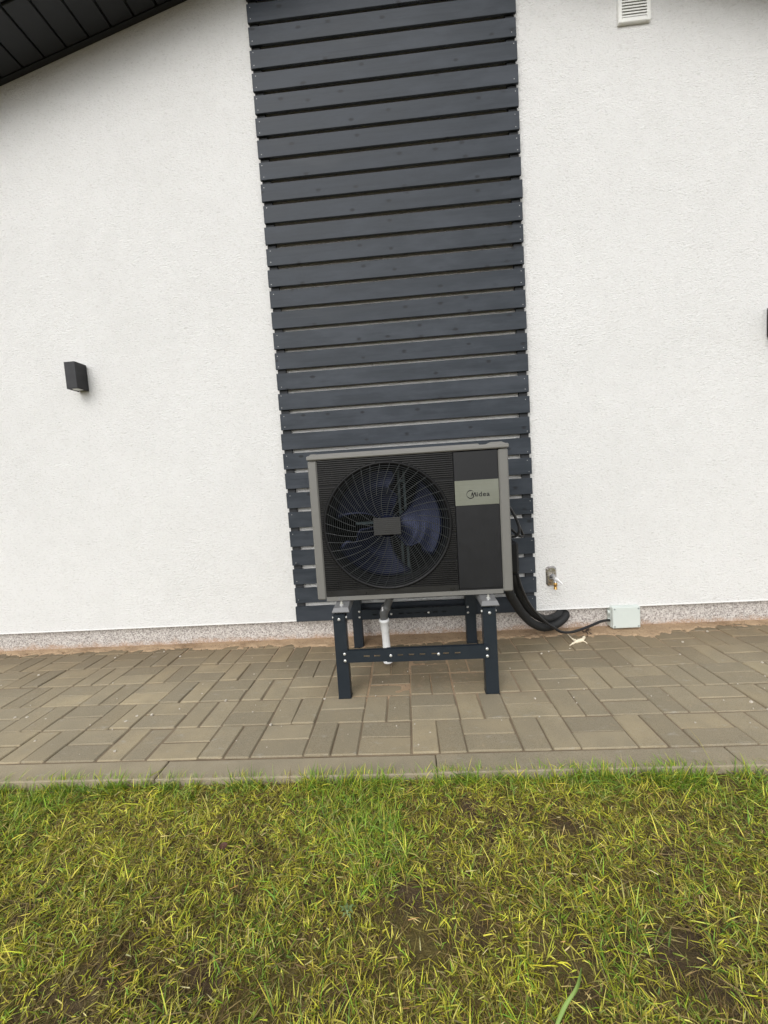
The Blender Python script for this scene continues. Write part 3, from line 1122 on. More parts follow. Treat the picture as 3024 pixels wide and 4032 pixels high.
YF, YR = -0.652, -0.078
for (x0_, x1_) in ((0.364, 0.421), (1.041, 1.100)):
    for y0_, front in ((YF, True), (YR, False)):
        lg = MB()
        zt = 0.388 if front else 0.375
        lg.cbox(x0_, x1_, y0_, y0_ + 0.004, 0.001, zt, 0.0015)                      # U channel: web and two flanges
        lg.box(x0_, x0_ + 0.003, y0_ + 0.0041, y0_ + 0.045, 0.001, zt)
        lg.box(x1_ - 0.003, x1_, y0_ + 0.0041, y0_ + 0.045, 0.001, zt)
        lg.box(x0_ - 0.002, x1_ + 0.002, y0_ - 0.001, y0_ + 0.05, -0.0035, 0.0009)      # foot plate
        leg = spart(lg, 'leg')
        if front:
            cp = MB()
            cp.cbox(x0_ + 0.002, x1_ - 0.002, y0_ - 0.003, y0_ - 0.0002, 0.366, 0.395, 0.001)
            cp.box(x0_ + 0.002, (x0_ + x1_) / 2 - 0.008, y0_ - 0.003, y0_ + 0.05, 0.3951, 0.398)
            cp.box((x0_ + x1_) / 2 + 0.008, x1_ - 0.002, y0_ - 0.003, y0_ + 0.05, 0.3951, 0.398)
            cp.box((x0_ + x1_) / 2 - 0.008, (x0_ + x1_) / 2 + 0.008, y0_ - 0.003, y0_ + 0.012, 0.3951, 0.398)
            spart(cp, 'top_plate', parent=leg)
            bolt((x0_ + x1_) / 2, y0_ - 0.003, 0.379, leg)
            bolt(x0_, y0_ + 0.02, 0.381, leg, -math.pi / 2)
            bolt(x1_, y0_ + 0.02, 0.381, leg, math.pi / 2)
        else:
            side = x1_ - 0.012 if x0_ < 0.7 else x0_ + 0.012
            bolt(side, y0_ - 0.0005, 0.222, leg)
            bolt(side, y0_ - 0.0005, 0.188, leg)
    # rail from front to back below the foot
    sr = MB().cbox(x0_ + 0.006, x1_ - 0.006, YF + 0.051, YR + 0.04, 0.3755, 0.402, 0.002)
    spart(sr, 'side_rail')


def cross_rail(y0_, z0_, z1_, xa, xb, slots, name='cross_rail'):
    """C channel with real slots through its web"""
    b_ = MB()
    zc, hh, hw = (z0_ + z1_) / 2, 0.0038, 0.0135
    b_.box(xa, xb, y0_, y0_ + 0.003, zc + hh, z1_)
    b_.box(xa, xb, y0_, y0_ + 0.003, z0_, zc - hh)
    xs = xa
    for sx in slots:
        b_.box(xs, sx - hw, y0_, y0_ + 0.003, zc - hh, zc + hh)
        xs = sx + hw
    b_.box(xs, xb, y0_, y0_ + 0.003, zc - hh, zc + hh)
    b_.box(xa, xb, y0_ + 0.0031, y0_ + 0.018, z1_ - 0.003, z1_)
    b_.box(xa, xb, y0_ + 0.0031, y0_ + 0.018, z0_, z0_ + 0.003)
    return spart(b_, name)


SLx = [0.500, 0.548, 0.660, 0.708, 0.757, 0.810, 0.862, 0.915]
cr = cross_rail(-0.6575, 0.174, 0.2305, 0.398, 1.062, [0.508, 0.556, 0.662, 0.712, 0.762, 0.816, 0.868, 0.920])
sl = MB()
for s_ in (1,):
    zc = 0.2022
    sl.box(0.600, 1.058, -0.6605, -0.6577, zc + 0.0045, 0.2325)
    sl.box(0.600, 1.058, -0.6605, -0.6577, 0.172, zc - 0.0045)
    xs = 0.600
    for sx in [0.662, 0.712, 0.762, 0.816, 0.868, 0.920]:
        sl.box(xs, sx - 0.0125, -0.6605, -0.6577, zc - 0.0045, zc + 0.0045)
        xs = sx + 0.0125
    sl.box(xs, 1.058, -0.6605, -0.6577, zc - 0.0045, zc + 0.0045)
    sl.box(0.600, 1.058, -0.6576, -0.640, 0.2306, 0.2328)
spart(sl, 'rail_sleeve', parent=cr)
for x in (0.4075,):
    bolt(x, -0.6575, 0.2165, cr)
    bolt(x + 0.0005, -0.6575, 0.1845, cr)
for x in (1.0515,):
    bolt(x, -0.6605, 0.2165, cr)
    bolt(x, -0.6605, 0.1835, cr)
bolt(0.6185, -0.6605, 0.2022, cr)
bolt(0.8345, -0.6605, 0.2015, cr)
cr2 = cross_rail(YR + 0.0005 - 0.004, 0.172, 0.2295, 0.4215, 1.0405, SLx)
bolt(0.600, YR - 0.0035, 0.2005, cr2)
bolt(0.822, YR - 0.0035, 0.2005, cr2)

# ------------------------------------------------------------------ condensate drain
drain = thing('drain_pipe', 'white plastic drain pipe with grey elbow hanging below the heat pump', 'pipe', (0.578, -0.355, 0.03))
pb = at(1150 + 697 * 0.5425, 2280 + 600 * 0.5425, -0.355)
pt = at(1150 + 668 * 0.5425, 2280 + 288 * 0.5425, -0.372)
axis = (pt - pb).normalized()
L = (pt - pb).length


def on(d):
    return pb + axis * d


wp = MB()
wp.tube([on(0), on(0.012), on(0.014), on(0.026), on(0.030), on(L - 0.062), on(L - 0.056), on(L - 0.018), on(L - 0.016), on(L - 0.004), on(L)],
        [0.0245, 0.0265, 0.0250, 0.0250, 0.0200, 0.0200, 0.0235, 0.0235, 0.0270, 0.0275, 0.0245], 20)
child(wp.build('pipe', MAT['pvcw'], drain))
e1 = pt + axis * 0.004
e2 = at(1150 + 668 * 0.5425, 2280 + 240 * 0.5425, -0.378)
e3 = at(1150 + 690 * 0.5425, 2280 + 190 * 0.5425, -0.385)
e4 = at(1150 + 712 * 0.5425, 2280 + 135 * 0.5425, -0.390)
path = resample(smooth_path([pt - axis * 0.02, e1, e2, e3, e4]), 0.006)
nn_ = len(path)
rad = []
for i in range(nn_):
    s = i / (nn_ - 1)
    rad.append(0.0200 if s < 0.30 else (0.0225 if s < 0.55 else (0.0255 if s < 0.66 else 0.0195)))
el = child(MB().tube(path, rad, 18).build('elbow', MAT['pvcg'], drain))
stp = at(1150 + 655 * 0.5425, 2280 + 218 * 0.5425, -0.4025)
MB().add([stp + Vector(q) for q in ((-0.004, 0, -0.012), (0.004, 0, -0.009), (0.006, 0, 0.012), (-0.001, 0, 0.010))] + [stp + Vector(q) for q in ((-0.004, 0.006, -0.012), (0.004, 0.006, -0.009), (0.006, 0.006, 0.012), (-0.001, 0.006, 0.010))],
         [(0, 1, 2, 3), (0, 4, 5, 1), (1, 5, 6, 2), (2, 6, 7, 3), (3, 7, 4, 0), (7, 6, 5, 4)]).build('label_sticker', MAT['sticker'], el)

# ------------------------------------------------------------------ hoses and cable
z5 = lambda x, y: (1900 + x * 400 / 1475, 1950 + y * 400 / 1475)


def corrugated(pts, r, pitch_=0.0060):
    P = resample(smooth_path(pts, 10), pitch_ / 3)
    return MB().tube(P, [r * (1.0, 1.0, 0.925)[i % 3] for i in range(len(P))], 16)


h1 = [at(*z5(385, 1330), -0.27), at(*z5(400, 1440), -0.26), at(*z5(470, 1560), -0.22), at(*z5(580, 1720), -0.17), at(*z5(720, 1855), -0.12), at(*z5(880, 1915), -0.075),
      at(*z5(1040, 1885), -0.035), at(*z5(1160, 1805), 0.0), at(*z5(1205, 1735), 0.035), at(*z5(1190, 1712), 0.085)]
h1[-1].y = 0.09
tag(corrugated(h1, 0.0245).build('insulated_hose', MAT['hose']), 'lower thick black corrugated hose sagging from the heat pump into the plinth', 'hose', 'hoses from the heat pump')
h2 = [at(*z5(455, 1130), -0.25), at(*z5(480, 1230), -0.24), at(*z5(525, 1400), -0.20), at(*z5(600, 1560), -0.15), at(*z5(720, 1700), -0.10), at(*z5(870, 1790), -0.055),
      at(*z5(1000, 1785), -0.015), at(*z5(1100, 1735), 0.020), at(*z5(1130, 1690), 0.055), at(*z5(1120, 1660), 0.09)]
tag(corrugated(h2, 0.0225).build('insulated_hose', MAT['hose']), 'upper thick black corrugated hose curving behind the thin cable', 'hose', 'hoses from the heat pump')
cbx = lambda x, y: (1900 + x * 0.4822, 2150 + y * 0.4822)
c1 = [at(*z5(505, 1150), -0.275), at(*z5(560, 1330), -0.262), at(*z5(650, 1530), -0.22), at(*z5(760, 1690), -0.165), at(*z5(900, 1830), -0.125), at(*z5(1040, 1925), -0.105),
      at(*cbx(650, 703), -0.085), at(*cbx(740, 700), -0.07), at(*cbx(860, 660), -0.04), at(*cbx(960, 618), -0.01), at(*cbx(1012, 607), 0.015), at(*cbx(1035, 606), 0.025)]
cab = tag(MB().tube(resample(smooth_path(c1), 0.012), 0.0078, 12).build('power_cable', MAT['cable']), 'thin black cable sagging from the heat pump to the pale junction box', 'cable')
# cable ties round the hoses
for (hp_, k_, r_, lab) in ((h1, 5, 0.0250, 'black cable tie round the lower hose'), (h2, 6, 0.0230, 'black cable tie round the upper hose'), (h2, 5, 0.0230, 'black cable tie round the upper hose near the thin cable')):
    a_, b_ = Vector(hp_[k_ - 1]), Vector(hp_[k_ + 1])
    d_ = (b_ - a_).normalized() * 0.0025
    c_ = Vector(hp_[k_])
    tag(MB().tube([c_ - d_, c_ + d_], r_ + 0.0012, 20, False).build('cable_tie', MAT['cable']), lab, 'cable tie', 'cable ties on the hoses')

# ------------------------------------------------------------------ junction box
jb = thing('junction_box', 'pale grey junction box with four screws on the plinth', 'junction box', (2.0, PLINTH_Y, 0.087))
JX0, JX1, JZ0, JZ1 = 1.921, 2.081, 0.022, 0.151
child(MB().cbox(JX0 - 0.003, JX1 + 0.003, 0.016, PLINTH_Y + 0.002, JZ0 - 0.001, JZ1 + 0.002, 0.004).build('base', MAT['jbox'], jb))
jl = child(MB().cbox(JX0 - 0.001, JX1 + 0.001, -0.002, 0.0158, JZ0, JZ1, 0.004).build('cover', MAT['jbox'], jb))
for x in (JX0 + 0.011, JX1 - 0.011):
    for z in (JZ0 + 0.011, JZ1 - 0.011):
        MB().cyl((x, 0.0, z), (x, -0.0035, z), 0.0055, 10).build('screw', MAT['jscrew'], jl)
for z, r_ in ((0.064, 0.013), (0.112, 0.013)):
    child(MB().tube([(JX0 - 0.002, 0.04, z), (JX0 - 0.008, 0.04, z), (JX0 - 0.012, 0.04, z)], [r_ * 1.15, r_, r_ * 0.7], 14).build('cable_entry', MAT['jbox'], jb))
child(MB().cyl((1.975, 0.03, JZ0 - 0.007), (1.975, 0.03, JZ0 + 0.002), 0.008, 10).build('cable_entry', MAT['jbox'], jb))

# ------------------------------------------------------------------ outdoor tap
tap = thing('garden_tap', 'small steel wall tap with brass spout and white lever', 'tap', (1.581, WALL_Y, 0.35))
TX0, TX1, TZ0, TZ1 = 1.5465, 1.6085, 0.292, 0.414
c_ = 0.013
outl = [(TX0 + c_, TZ0), (TX1 - c_, TZ0), (TX1, TZ0 + c_), (TX1, TZ1 - c_), (TX1 - c_, TZ1), (TX0 + c_, TZ1), (TX0, TZ1 - c_), (TX0, TZ0 + c_)]
mx_, mz_ = (TX0 + TX1) / 2, (TZ0 + TZ1) / 2
inn = [(mx_ + (x - mx_) * 0.74, mz_ + (z - mz_) * 0.86) for x, z in outl]
tp = MB()
n8 = 8
yo, ym, yi = WALL_Y + 0.001, WALL_Y - 0.006, WALL_Y - 0.014
vs_ = [(x, yo, z) for x, z in outl] + [(x, ym, z) for x, z in outl] + [(x, yi, z) for x, z in inn]
tp.add(vs_, [(i, (i + 1) % 8, 8 + (i + 1) % 8, 8 + i) for i in range(8)] + [(8 + i, 8 + (i + 1) % 8, 16 + (i + 1) % 8, 16 + i) for i in range(8)] + [tuple(range(16, 24))])
tp.box(TX0 + 0.010, TX1 - 0.010, yi - 0.003, yi + 0.001, 0.373, 0.379)
plate = child(tp.build('plate', MAT['steel'], tap))
MB().cyl((1.573, yi - 0.002, 0.391), (1.573, yi + 0.001, 0.391), 0.004, 10).build('screw', MAT['chrome'], plate)
ty = 0.352
child(MB().tube([(1.583, yi + 0.002, ty), (1.583, yi - 0.006, ty), (1.583, yi - 0.008, ty), (1.583, -0.030, ty), (1.583, -0.036, ty)], [0.019, 0.019, 0.012, 0.012, 0.010], 16).build('valve_body', MAT['chrome'], tap))
child(MB().tube([(1.583, -0.016, ty - 0.004), (1.583, -0.020, ty - 0.018), (1.583, -0.022, ty - 0.026)], [0.009, 0.009, 0.010], 12).build('spout', MAT['chrome'], tap))
child(MB().tube([(1.583, -0.022, ty - 0.026), (1.583, -0.022, ty - 0.030), (1.583, -0.022, ty - 0.043), (1.583, -0.022, ty - 0.044), (1.583, -0.022, ty - 0.058), (1.583, -0.022, ty - 0.0581), (1.583, -0.022, ty - 0.066)],
                 [0.0085, 0.0115, 0.0115, 0.0085, 0.0085, 0.0100, 0.0100], 12).build('hose_connector', MAT['brass'], tap))
child(MB().tube([(1.583, -0.034, ty - 0.001), (1.585, -0.044, ty - 0.003), (1.590, -0.056, ty - 0.006), (1.597, -0.095, ty - 0.016), (1.598, -0.100, ty - 0.0165)], [0.0105, 0.0115, 0.007, 0.0048, 0.0020], 12).build('lever', MAT['lever'], tap))

# ------------------------------------------------------------------ wall lamps
def wall_lamp(x0, label):
    t_ = thing('wall_lamp', label, 'wall lamp', (x0 + 0.034, WALL_Y, 1.6621), 'black wall lamps')
    a, b_ = x0, x0 + 0.068
    y0_, z0_, z1_ = -0.060, 1.6621, 1.8194
    body = MB()
    body.cbox(a, b_, y0_, WALL_Y - 0.004, z0_ + 0.004, z1_ - 0.004, 0.0012)
    # raised edges round the two light openings
    for zz0, zz1 in ((z0_, z0_ + 0.0045), (z1_ - 0.0045, z1_)):
        body.box(a + 0.0005, b_ - 0.0005, y0_ + 0.0005, y0_ + 0.004, zz0, zz1)
        body.box(a + 0.0005, a + 0.004, y0_ + 0.004, WALL_Y - 0.005, zz0, zz1)
        body.box(b_ - 0.004, b_ - 0.0005, y0_ + 0.004, WALL_Y - 0.005, zz0, zz1)
    child(body.build('lamp_body', MAT['lamp'], t_))
    child(MB().box(a + 0.006, b_ - 0.006, WALL_Y - 0.0041, WALL_Y + 0.001, z0_ + 0.01, z1_ - 0.01).build('wall_plate', MAT['lamp'], t_))
    for zc_, d in ((z0_ + 0.0045, -1), (z1_ - 0.0045, 1)):
        child(MB().tube([(x0 + 0.034, -0.016, zc_ - d * 0.004), (x0 + 0.034, -0.016, zc_ + d * 0.0015), (x0 + 0.034, -0.016, zc_ + d * 0.0032)], [0.0285, 0.0285, 0.022], 24).build('lens', MAT['lens'], t_))
    return t_


wall_lamp(-1.2612, 'black up-down wall lamp on the wall left of the slat screen')
wall_lamp(2.810, 'black wall lamp cut off by the right edge of the photo')

# ------------------------------------------------------------------ vent grille
vt = thing('vent_grille', 'white plastic louvred vent high on the wall at upper right', 'vent', (2.1069, WALL_Y, 3.3655))
VX0, VX1, VZ0, VZ1 = 2.0223, 2.1915, 3.3655, 3.5348
vy = WALL_Y - 0.020
fr = MB()
fr.cbox(VX0, VX0 + 0.020, vy, WALL_Y + 0.001, VZ0, VZ1, 0.003)
fr.cbox(VX1 - 0.020, VX1, vy, WALL_Y + 0.001, VZ0, VZ1, 0.003)
fr.cbox(VX0 + 0.0201, VX1 - 0.0201, vy + 0.0005, WALL_Y + 0.001, VZ0 + 0.0005, VZ0 + 0.026, 0.003)
fr.cbox(VX0 + 0.0201, VX1 - 0.0201, vy + 0.0005, WALL_Y + 0.001, VZ1 - 0.022, VZ1 - 0.0005, 0.003)
child(fr.build('frame', MAT['vent'], vt))
child(MB().box(VX0 + 0.015, VX1 - 0.015, WALL_Y - 0.004, WALL_Y - 0.0005, VZ0 + 0.02, VZ1 - 0.02).build('backing', MAT['ventdark'], vt))
for i in range(8):
    z = VZ0 + 0.0275 + i * 0.0148
    a, b_ = VX0 + 0.0195, VX1 - 0.0195
    child(MB().add([(x, y, zz) for x in (a, b_) for (y, zz) in ((vy + 0.002, z), (vy + 0.002, z + 0.0075), (WALL_Y - 0.006, z + 0.0125), (WALL_Y - 0.006, z + 0.0100))],
                   [(0, 1, 5, 4), (1, 2, 6, 5), (2, 3, 7, 6), (3, 0, 4, 7), (0, 3, 2, 1), (4, 5, 6, 7)]).build('louvre', MAT['vent'], vt))

# ------------------------------------------------------------------ litter on the paving
zt = lambda x, y: (2200 + x * 200 / 1659, 2450 + y * 200 / 1659)
G3 = lambda x, y, z: ground_at(*zt(x, y), z)
tw = MB()
tw.tube(smooth_path([G3(295, 385, 0.012), G3(390, 490, 0.011), G3(480, 570, 0.010), G3(560, 600, 0.008)], 5), [0.0028] * 4 + [0.0036] * 4 + [0.005] * 4 + [0.008] * 4, 8)
tw.tube(smooth_path([G3(365, 755, 0.004), G3(450, 700, 0.006), G3(560, 640, 0.008), G3(680, 605, 0.009), G3(780, 560, 0.010), G3(830, 490, 0.012)], 5), [0.0035] * 5 + [0.006] * 5 + [0.010] * 5 + [0.0105] * 5 + [0.0085] * 6, 8)
tw.tube(smooth_path([G3(760, 600, 0.008), G3(830, 620, 0.006), G3(925, 690, 0.003)], 5), [0.006] * 5 + [0.003] * 6, 7)
tag(tw.build('dry_stalk', MAT['pale']), 'pale forked dry stalk lying on the paving below the cable', 'stalk')
lf = MB()
for k in range(26):
    p = G3(random.gauss(930, 70), random.gauss(390, 55), 0.0)
    p.z = random.uniform(0.004, 0.022)
    p.y = min(p.y, PLINTH_Y - 0.012)
    a = random.uniform(0, 6.28)
    s = random.uniform(0.006, 0.013)
    u_ = Vector((math.cos(a), math.sin(a), random.uniform(-0.6, 0.6))) * s
    w_ = Vector((-math.sin(a), math.cos(a), random.uniform(-0.6, 0.6))) * s * 0.6
    up = Vector((0, 0, 0.0025))
    lf.add([p - u_, p + w_, p + u_, p - w_, p + up * 1.6], [(0, 1, 4), (1, 2, 4), (2, 3, 4), (3, 0, 4), (0, 3, 2, 1)])
tag(lf.build('dead_leaf', MAT['deadleaf']), 'crumpled dark dead leaf beside the dry stalk by the plinth', 'leaf')


def curled_leaf(name, px, py, s, mat, label, rz):
    p = ground_at(px, py, -0.012)
    b_ = MB()
    nu, nv = 8, 4
    vs_ = []
    for side in (0, 1):
        for i in range(nu + 1):
            t_ = i / nu
            w = math.sin(math.pi * min(1, t_ * 0.95 + 0.03)) ** 0.7 * 0.45
            for j in range(nv + 1):
                q = (j / nv - 0.5) * 2
                vs_.append(Vector(((t_ - 0.5) * s, q * w * s, 0.35 * s * (q * q) * w + 0.25 * s * (t_ - 0.5) ** 2 + 0.004 - (0.0008 if side else 0))))
    R_ = Matrix.Rotation(rz, 3, 'Z') @ Matrix.Rotation(0.25, 3, 'X')
    vs_ = [R_ @ q + p for q in vs_]
    w = nv + 1
    off = (nu + 1) * w
    fs_ = []
    for i in range(nu):
        for j in range(nv):
            fs_.append((i * w + j, (i + 1) * w + j, (i + 1) * w + j + 1, i * w + j + 1))
            fs_.append((off + i * w + j, off + i * w + j + 1, off + (i + 1) * w + j + 1, off + (i + 1) * w + j))
    b_.add(vs_, fs_, True)
    return tag(b_.build(name, mat), label, 'leaf')


curled_leaf('fallen_leaf', 880, 3337, 0.022, MAT['redleaf'], 'small reddish brown curled leaf on bare soil in the lawn', 0.5)

# ------------------------------------------------------------------ lawn
def blades(base, az, length, width, tilt, curl, col_root, col_tip, seg=3):
    """vectorised curved tapering blades; tilt = angle from the ground at the root"""
    N = len(base)
    out_v = np.zeros((N, 2 * seg + 1, 3))
    out_c = np.zeros((N, 2 * seg + 1, 4))
    out_c[..., 3] = 1
    p = base.copy()
    d2 = np.stack([np.cos(az), np.sin(az)], -1)
    roll = RNG.uniform(-0.9, 0.9, N)
    side = np.stack([-np.sin(az) * np.cos(roll), np.cos(az) * np.cos(roll), np.sin(roll)], -1)
    for s in range(seg + 1):
        t = s / seg
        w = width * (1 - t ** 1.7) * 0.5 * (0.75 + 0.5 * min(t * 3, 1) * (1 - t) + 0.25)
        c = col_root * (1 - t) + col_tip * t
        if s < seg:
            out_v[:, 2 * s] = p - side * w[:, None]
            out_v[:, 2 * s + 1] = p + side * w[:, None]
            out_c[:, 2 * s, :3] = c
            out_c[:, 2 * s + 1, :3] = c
        else:
            out_v[:, 2 * s] = p
            out_c[:, 2 * s, :3] = c
        a = tilt + curl * t
        st = (length / seg)[:, None]
        p = p + np.concatenate([d2 * np.cos(a)[:, None], np.sin(a)[:, None]], -1) * st
        zmin = soil_height(p[:, 0], p[:, 1]) + 0.003
        over = p[:, 1] > KERB_Y - 0.092
        zmin = np.where(over, 0.004, zmin)
        p[:, 2] = np.maximum(p[:, 2], zmin)
    k = 2 * seg + 1
    tri = []
    for s in range(seg - 1):
        a = 2 * s
        tri += [(a, a + 1, a + 3), (a, a + 3, a + 2)]
    a = 2 * (seg - 1)
    tri.append((a, a + 1, a + 2))
    tri = np.array(tri)
    f = (np.arange(N)[:, None, None] * k + tri[None]).reshape(-1, 3)
    return out_v.reshape(-1, 3), f, out_c.reshape(-1, 4)


# where the photograph shows lusher and barer patches: (pixel, pixel, radius m, weight)
LUSH = [(150, 3140, 0.10, 1.0), (60, 3250, 0.12, 1.0), (700, 3110, 0.08, 0.7), (1300, 3110, 0.09, 1.1), (1420, 3170, 0.10, 1.2), (1480, 3300, 0.10, 1.1), (1530, 3430, 0.08, 1.0), (1450, 3380, 0.08, 0.8),
        (2020, 3090, 0.06, 0.7), (2290, 3060, 0.06, 1.6), (2400, 3090, 0.06, 1.2), (2620, 3030, 0.06, 2.0), (2700, 3080, 0.06, 1.5), (3000, 3140, 0.1, 1.0), (1730, 3080, 0.07, 0.6), (2480, 3580, 0.07, 0.5), (450, 3500, 0.08, 0.5),
        (2150, 3560, 0.07, 0.4), (980, 3720, 0.06, 0.5), (2400, 3700, 0.08, 0.6)]
BARE = [(930, 3330, 0.045, 1.0), (2230, 3260, 0.06, 1.0), (1600, 3500, 0.07, 0.9), (1650, 3680, 0.08, 0.8), (2680, 3770, 0.08, 0.9), (750, 3830, 0.10, 0.6), (1120, 3850, 0.07, 0.6), (2900, 3080, 0.05, 1.0),
        (1830, 3170, 0.03, 0.8), (1940, 3290, 0.04, 0.8), (120, 3560, 0.07, 0.7), (2200, 3700, 0.08, 0.7), (600, 3250, 0.03, 0.5), (1900, 3620, 0.06, 0.6), (900, 3480, 0.04, 0.4), (2300, 3850, 0.08, 0.5), (300, 3900, 0.08, 0.5)]


def field(lst, x, y):
    s = np.zeros_like(x)
    for px, py, r, w in lst:
        g = ground_at(px, py, -0.02)
        s += w * np.exp(-((x - g.x) ** 2 + (y - g.y) ** 2) / (r * r))
    return s


def scatter(n, x0, x1, y0, y1):
    return RNG.uniform(x0, x1, n), RNG.uniform(y0, y1, n)


parts_v, parts_f, parts_c = [], [], []
vcount = 0


def emit(v, f, c):
    global vcount
    parts_v.append(v)
    parts_f.append(f + vcount)
    parts_c.append(c)
    vcount += len(v)


PAL = {'green': np.array([(0.190, 0.320, 0.025), (0.240, 0.370, 0.038), (0.145, 0.260, 0.034), (0.280, 0.390, 0.065)]),
       'yellow': np.array([(0.470, 0.460, 0.040), (0.560, 0.525, 0.070), (0.390, 0.415, 0.036), (0.600, 0.545, 0.100)]),
       'straw': np.array([(0.640, 0.530, 0.190), (0.570, 0.480, 0.170), (0.700, 0.620, 0.290), (0.500, 0.310, 0.110)]),
       'thatch': np.array([(0.240, 0.175, 0.065), (0.310, 0.240, 0.095), (0.170, 0.115, 0.048), (0.280, 0.235, 0.065)]),
       'moss': np.array([(0.190, 0.170, 0.026), (0.250, 0.212, 0.038), (0.130, 0.130, 0.020), (0.200, 0.135, 0.046)])}


def pick(kind, n):
    c = PAL[kind][RNG.integers(0, 4, n)]
    return c * RNG.uniform(0.75, 1.3, (n, 1)) * (1 + RNG.uniform(-0.08, 0.08, (n, 3)))


def lawn_region(n_moss, n_tuft, n_thatch, n_straw, x0, x1, y0, y1, big=1.0):
    ytop = KERB_Y - 0.100
    # moss and fine regrowth
    x, y = scatter(n_moss, x0, x1, y0, y1)
    keep = (RNG.uniform(0, 1, n_moss) < np.clip(0.22 + 1.1 * vnoise(x, y, 9, 21) - 0.9 * field(BARE, x, y), 0.05, 1)) & (y < ytop)
    x, y = x[keep], y[keep]
    n = len(x)
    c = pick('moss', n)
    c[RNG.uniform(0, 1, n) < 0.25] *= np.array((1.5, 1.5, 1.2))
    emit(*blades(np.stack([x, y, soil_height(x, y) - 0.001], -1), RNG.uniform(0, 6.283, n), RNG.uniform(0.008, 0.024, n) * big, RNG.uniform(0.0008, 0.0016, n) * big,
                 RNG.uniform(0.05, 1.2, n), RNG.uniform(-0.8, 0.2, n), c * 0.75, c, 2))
    # dead matted grass lying under the green
    x, y = scatter(n_thatch, x0, x1, y0, y1)
    keep = (y < ytop - 0.004) & (RNG.uniform(0, 1, n_thatch) < np.clip(0.9 - 0.6 * field(BARE, x, y), 0.1, 1))
    x, y = x[keep], y[keep]
    n = len(x)
    c = pick('thatch', n)
    emit(*blades(np.stack([x, y, soil_height(x, y) + RNG.uniform(0, 0.006, n)], -1), RNG.uniform(0, 6.283, n), RNG.uniform(0.015, 0.055, n) * big, RNG.uniform(0.0008, 0.0022, n) * big,
                 RNG.uniform(-0.1, 0.25, n), RNG.uniform(-0.5, 0.3, n), c, c, 3))
    # rooted tufts of mown blades
    x, y = scatter(n_tuft, x0, x1, y0, y1)
    lush = field(LUSH, x, y)
    edge = np.clip((y - (ytop - 0.10)) / 0.10, 0, 1) * (0.4 + vnoise(x, y, 7, 34))
    dens = np.clip(0.40 + 0.45 * vnoise(x, y, 4, 32) + 0.35 * (vnoise(x, y, 19, 31) - 0.5) + 0.40 * lush + 0.3 * edge - 0.52 * field(BARE, x, y) - 0.12 * np.clip((-1.40 - y) / 0.25, 0, 1) - 0.10 * np.clip((x - 0.6) / 0.8, 0, 1), 0.04, 1)
    keep = (RNG.uniform(0, 1, n_tuft) < dens) & (y < ytop - 0.003)
    x, y, lush, edge = x[keep], y[keep], lush[keep], edge[keep]
    m = RNG.integers(2, 8, len(x))
    green_t = np.clip(0.14 + 0.62 * lush + 0.45 * edge + 0.55 * (vnoise(x, y, 3.1, 35) - 0.5), 0.05, 0.85)
    isg = RNG.uniform(0, 1, len(x)) < green_t
    vig = RNG.gamma(6, 1 / 6, len(x)) * (0.85 + 0.25 * np.clip(lush + edge, 0, 1.2))
    shade = RNG.uniform(0.68, 1.8, len(x))
    wid = RNG.uniform(0.0012, 0.0028, len(x))
    rep_ = lambda q: np.repeat(q, m)
    n = int(m.sum())
    bx, by = rep_(x) + RNG.normal(0, 0.0045, n) * big, rep_(y) + RNG.normal(0, 0.0045, n) * big
    by = np.minimum(by, ytop)
    isg, up = rep_(isg), rep_(np.clip(lush + edge, 0, 1))
    mixed = RNG.uniform(0, 1, n) < 0.18
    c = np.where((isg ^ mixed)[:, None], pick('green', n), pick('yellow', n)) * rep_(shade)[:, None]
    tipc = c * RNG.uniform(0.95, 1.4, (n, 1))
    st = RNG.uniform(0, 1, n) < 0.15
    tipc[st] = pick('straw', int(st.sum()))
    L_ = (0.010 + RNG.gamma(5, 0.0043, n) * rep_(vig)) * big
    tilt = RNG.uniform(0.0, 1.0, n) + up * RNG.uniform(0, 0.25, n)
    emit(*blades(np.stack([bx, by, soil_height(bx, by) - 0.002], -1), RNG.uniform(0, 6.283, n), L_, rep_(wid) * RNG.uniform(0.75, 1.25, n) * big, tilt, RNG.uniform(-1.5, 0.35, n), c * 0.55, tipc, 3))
    # dry clippings
    x, y = scatter(n_straw, x0, x1, y0, y1)
    keep = y < ytop - 0.01
    x, y = x[keep], y[keep]
    n = len(x)
    c = np.where((RNG.uniform(0, 1, n) < 0.4)[:, None], pick('straw', n), pick('yellow', n) * 1.15)
    emit(*blades(np.stack([x, y, soil_height(x, y) + RNG.uniform(0.003, 0.014, n)], -1), RNG.uniform(0, 6.283, n), RNG.uniform(0.010, 0.032, n) * big, RNG.uniform(0.0012, 0.0026, n) * big,
                 RNG.uniform(-0.1, 0.35, n), RNG.uniform(-0.6, 0.4, n), c, c * 1.1, 2))


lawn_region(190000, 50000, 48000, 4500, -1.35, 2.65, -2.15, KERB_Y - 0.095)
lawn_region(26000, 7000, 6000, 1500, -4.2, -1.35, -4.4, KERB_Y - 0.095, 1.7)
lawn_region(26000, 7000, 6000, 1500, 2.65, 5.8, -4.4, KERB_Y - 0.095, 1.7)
lawn_region(30000, 8000, 6000, 1500, -1.35, 2.65, -4.4, -2.15, 1.7)
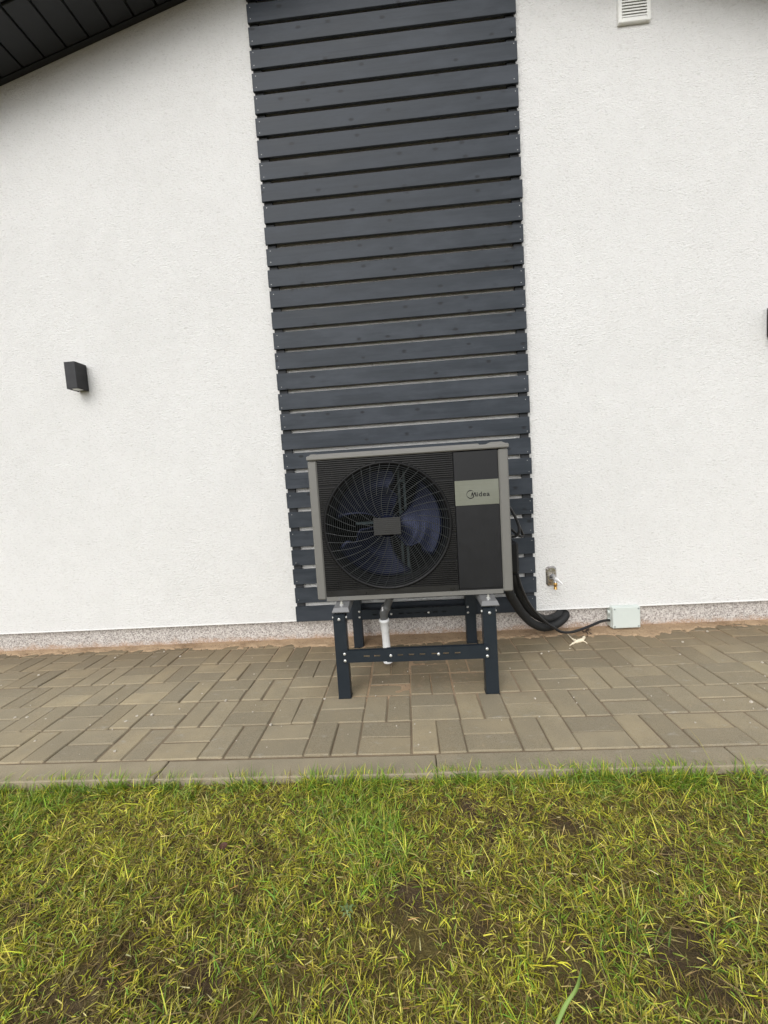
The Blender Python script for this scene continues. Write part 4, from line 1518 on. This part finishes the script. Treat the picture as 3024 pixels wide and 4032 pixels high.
# ragged tufts leaning over the kerb
tx, ty_ = [], []
for k in range(95):
    cx_ = RNG.uniform(-1.3, 2.6) if k > 34 else RNG.choice([-0.72, -0.55, -0.35, -0.1, 0.1, 0.36, 0.45, 0.55, 0.7, 0.95, 1.15, 1.26, 1.33, 1.47, 1.55]) + RNG.normal(0, 0.05)
    m_ = RNG.integers(8, 30)
    tx.append(cx_ + RNG.normal(0, 0.018, m_))
    ty_.append(KERB_Y - 0.105 - np.abs(RNG.normal(0, 0.014, m_)))
for cx_ in (1.24, 1.28, 1.31, 1.36, 1.46, 1.50, 1.53, 1.57, 1.60, 0.42, 0.50, 0.58, -0.6, -0.75):
    m_ = RNG.integers(26, 48)
    tx.append(cx_ + RNG.normal(0, 0.020, m_))
    ty_.append(KERB_Y - 0.104 - np.abs(RNG.normal(0, 0.020, m_)))
x, y = np.concatenate(tx), np.concatenate(ty_)
n = len(x)
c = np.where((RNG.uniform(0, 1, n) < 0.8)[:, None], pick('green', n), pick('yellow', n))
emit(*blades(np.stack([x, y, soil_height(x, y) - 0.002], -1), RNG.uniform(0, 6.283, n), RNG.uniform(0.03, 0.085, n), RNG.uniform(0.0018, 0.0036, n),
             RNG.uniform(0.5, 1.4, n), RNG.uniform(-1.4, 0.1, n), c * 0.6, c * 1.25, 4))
v = np.concatenate(parts_v)
f = np.concatenate(parts_f)
c = np.concatenate(parts_c)
gme = np_mesh('grass', v, f, True)
ca = gme.color_attributes.new('Col', 'FLOAT_COLOR', 'POINT')
ca.data.foreach_set('color', np.clip(c, 0, 1).astype(np.float32).ravel())
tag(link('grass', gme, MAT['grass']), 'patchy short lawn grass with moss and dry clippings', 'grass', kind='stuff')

b = MB()
for k in range(1500):
    x, y = random.uniform(-1.2, 2.5), random.uniform(-2.1, KERB_Y - 0.11)
    z = float(soil_height(x, y))
    r_ = random.uniform(0.0015, 0.0050)
    q = [Vector((x, y, z)) + Vector(d) * (r_ * random.uniform(0.6, 1.3)) for d in ((1, 0, 0), (0, 1, 0), (-1, 0, 0), (0, -1, 0), (0, 0, 1), (0, 0, -1))]
    b.add(q, [(0, 1, 4), (1, 2, 4), (2, 3, 4), (3, 0, 4), (1, 0, 5), (2, 1, 5), (3, 2, 5), (0, 3, 5)])
tag(b.build('soil_crumbs', MAT['soil']), 'crumbs of brown soil between the grass', 'soil', kind='stuff')

# a long broad blade and a small weed that stand out of the lawn
g0, g1 = ground_at(2185, 4060, -0.015), ground_at(2300, 3860, 0.03)
pp = smooth_path([g0, g0.lerp(g1, 0.35) + Vector((0, 0, 0.012)), g0.lerp(g1, 0.7) + Vector((0.003, 0, 0.014)), g1 + Vector((0.004, 0.02, 0))], 5)
b = MB()
vs_, fs_ = [], []
for i, p in enumerate(pp):
    t_ = i / (len(pp) - 1)
    w = 0.0055 * math.sin(math.pi * (0.18 + 0.80 * t_)) + 0.0003
    vs_ += [p + Vector((-w, 0, 0.001)), p + Vector((0.0006, 0, -0.0026)), p + Vector((w * 0.8, 0, 0.0014))]
for i in range(len(pp) - 1):
    a = i * 3
    fs_ += [(a, a + 1, a + 4, a + 3), (a + 1, a + 2, a + 5, a + 4)]
b.add(vs_, fs_, True)
tag(b.build('grass_leaf', MAT['bigblade']), 'broad bright green grass leaf at the bottom edge of the lawn', 'grass leaf')
wd = thing('weed', 'small grey green rosette weed growing in the lawn', 'weed', ground_at(1370, 3600, -0.022))
for k in range(11):
    a = k * 2.4
    s = 0.006 + 0.0008 * k
    p0 = Vector((0, 0, 0.004))
    p1 = Vector((math.cos(a) * s, math.sin(a) * s, 0.012 + 0.004 * (k % 3)))
    p2 = Vector((math.cos(a) * s * 1.9, math.sin(a) * s * 1.9, 0.010 + 0.003 * (k % 2)))
    w = Vector((-math.sin(a), math.cos(a), 0)) * 0.0030
    MB().add([p0, p1 - w, p2, p1 + w], [(0, 1, 2, 3)]).build('leaf', MAT['weed'], wd)
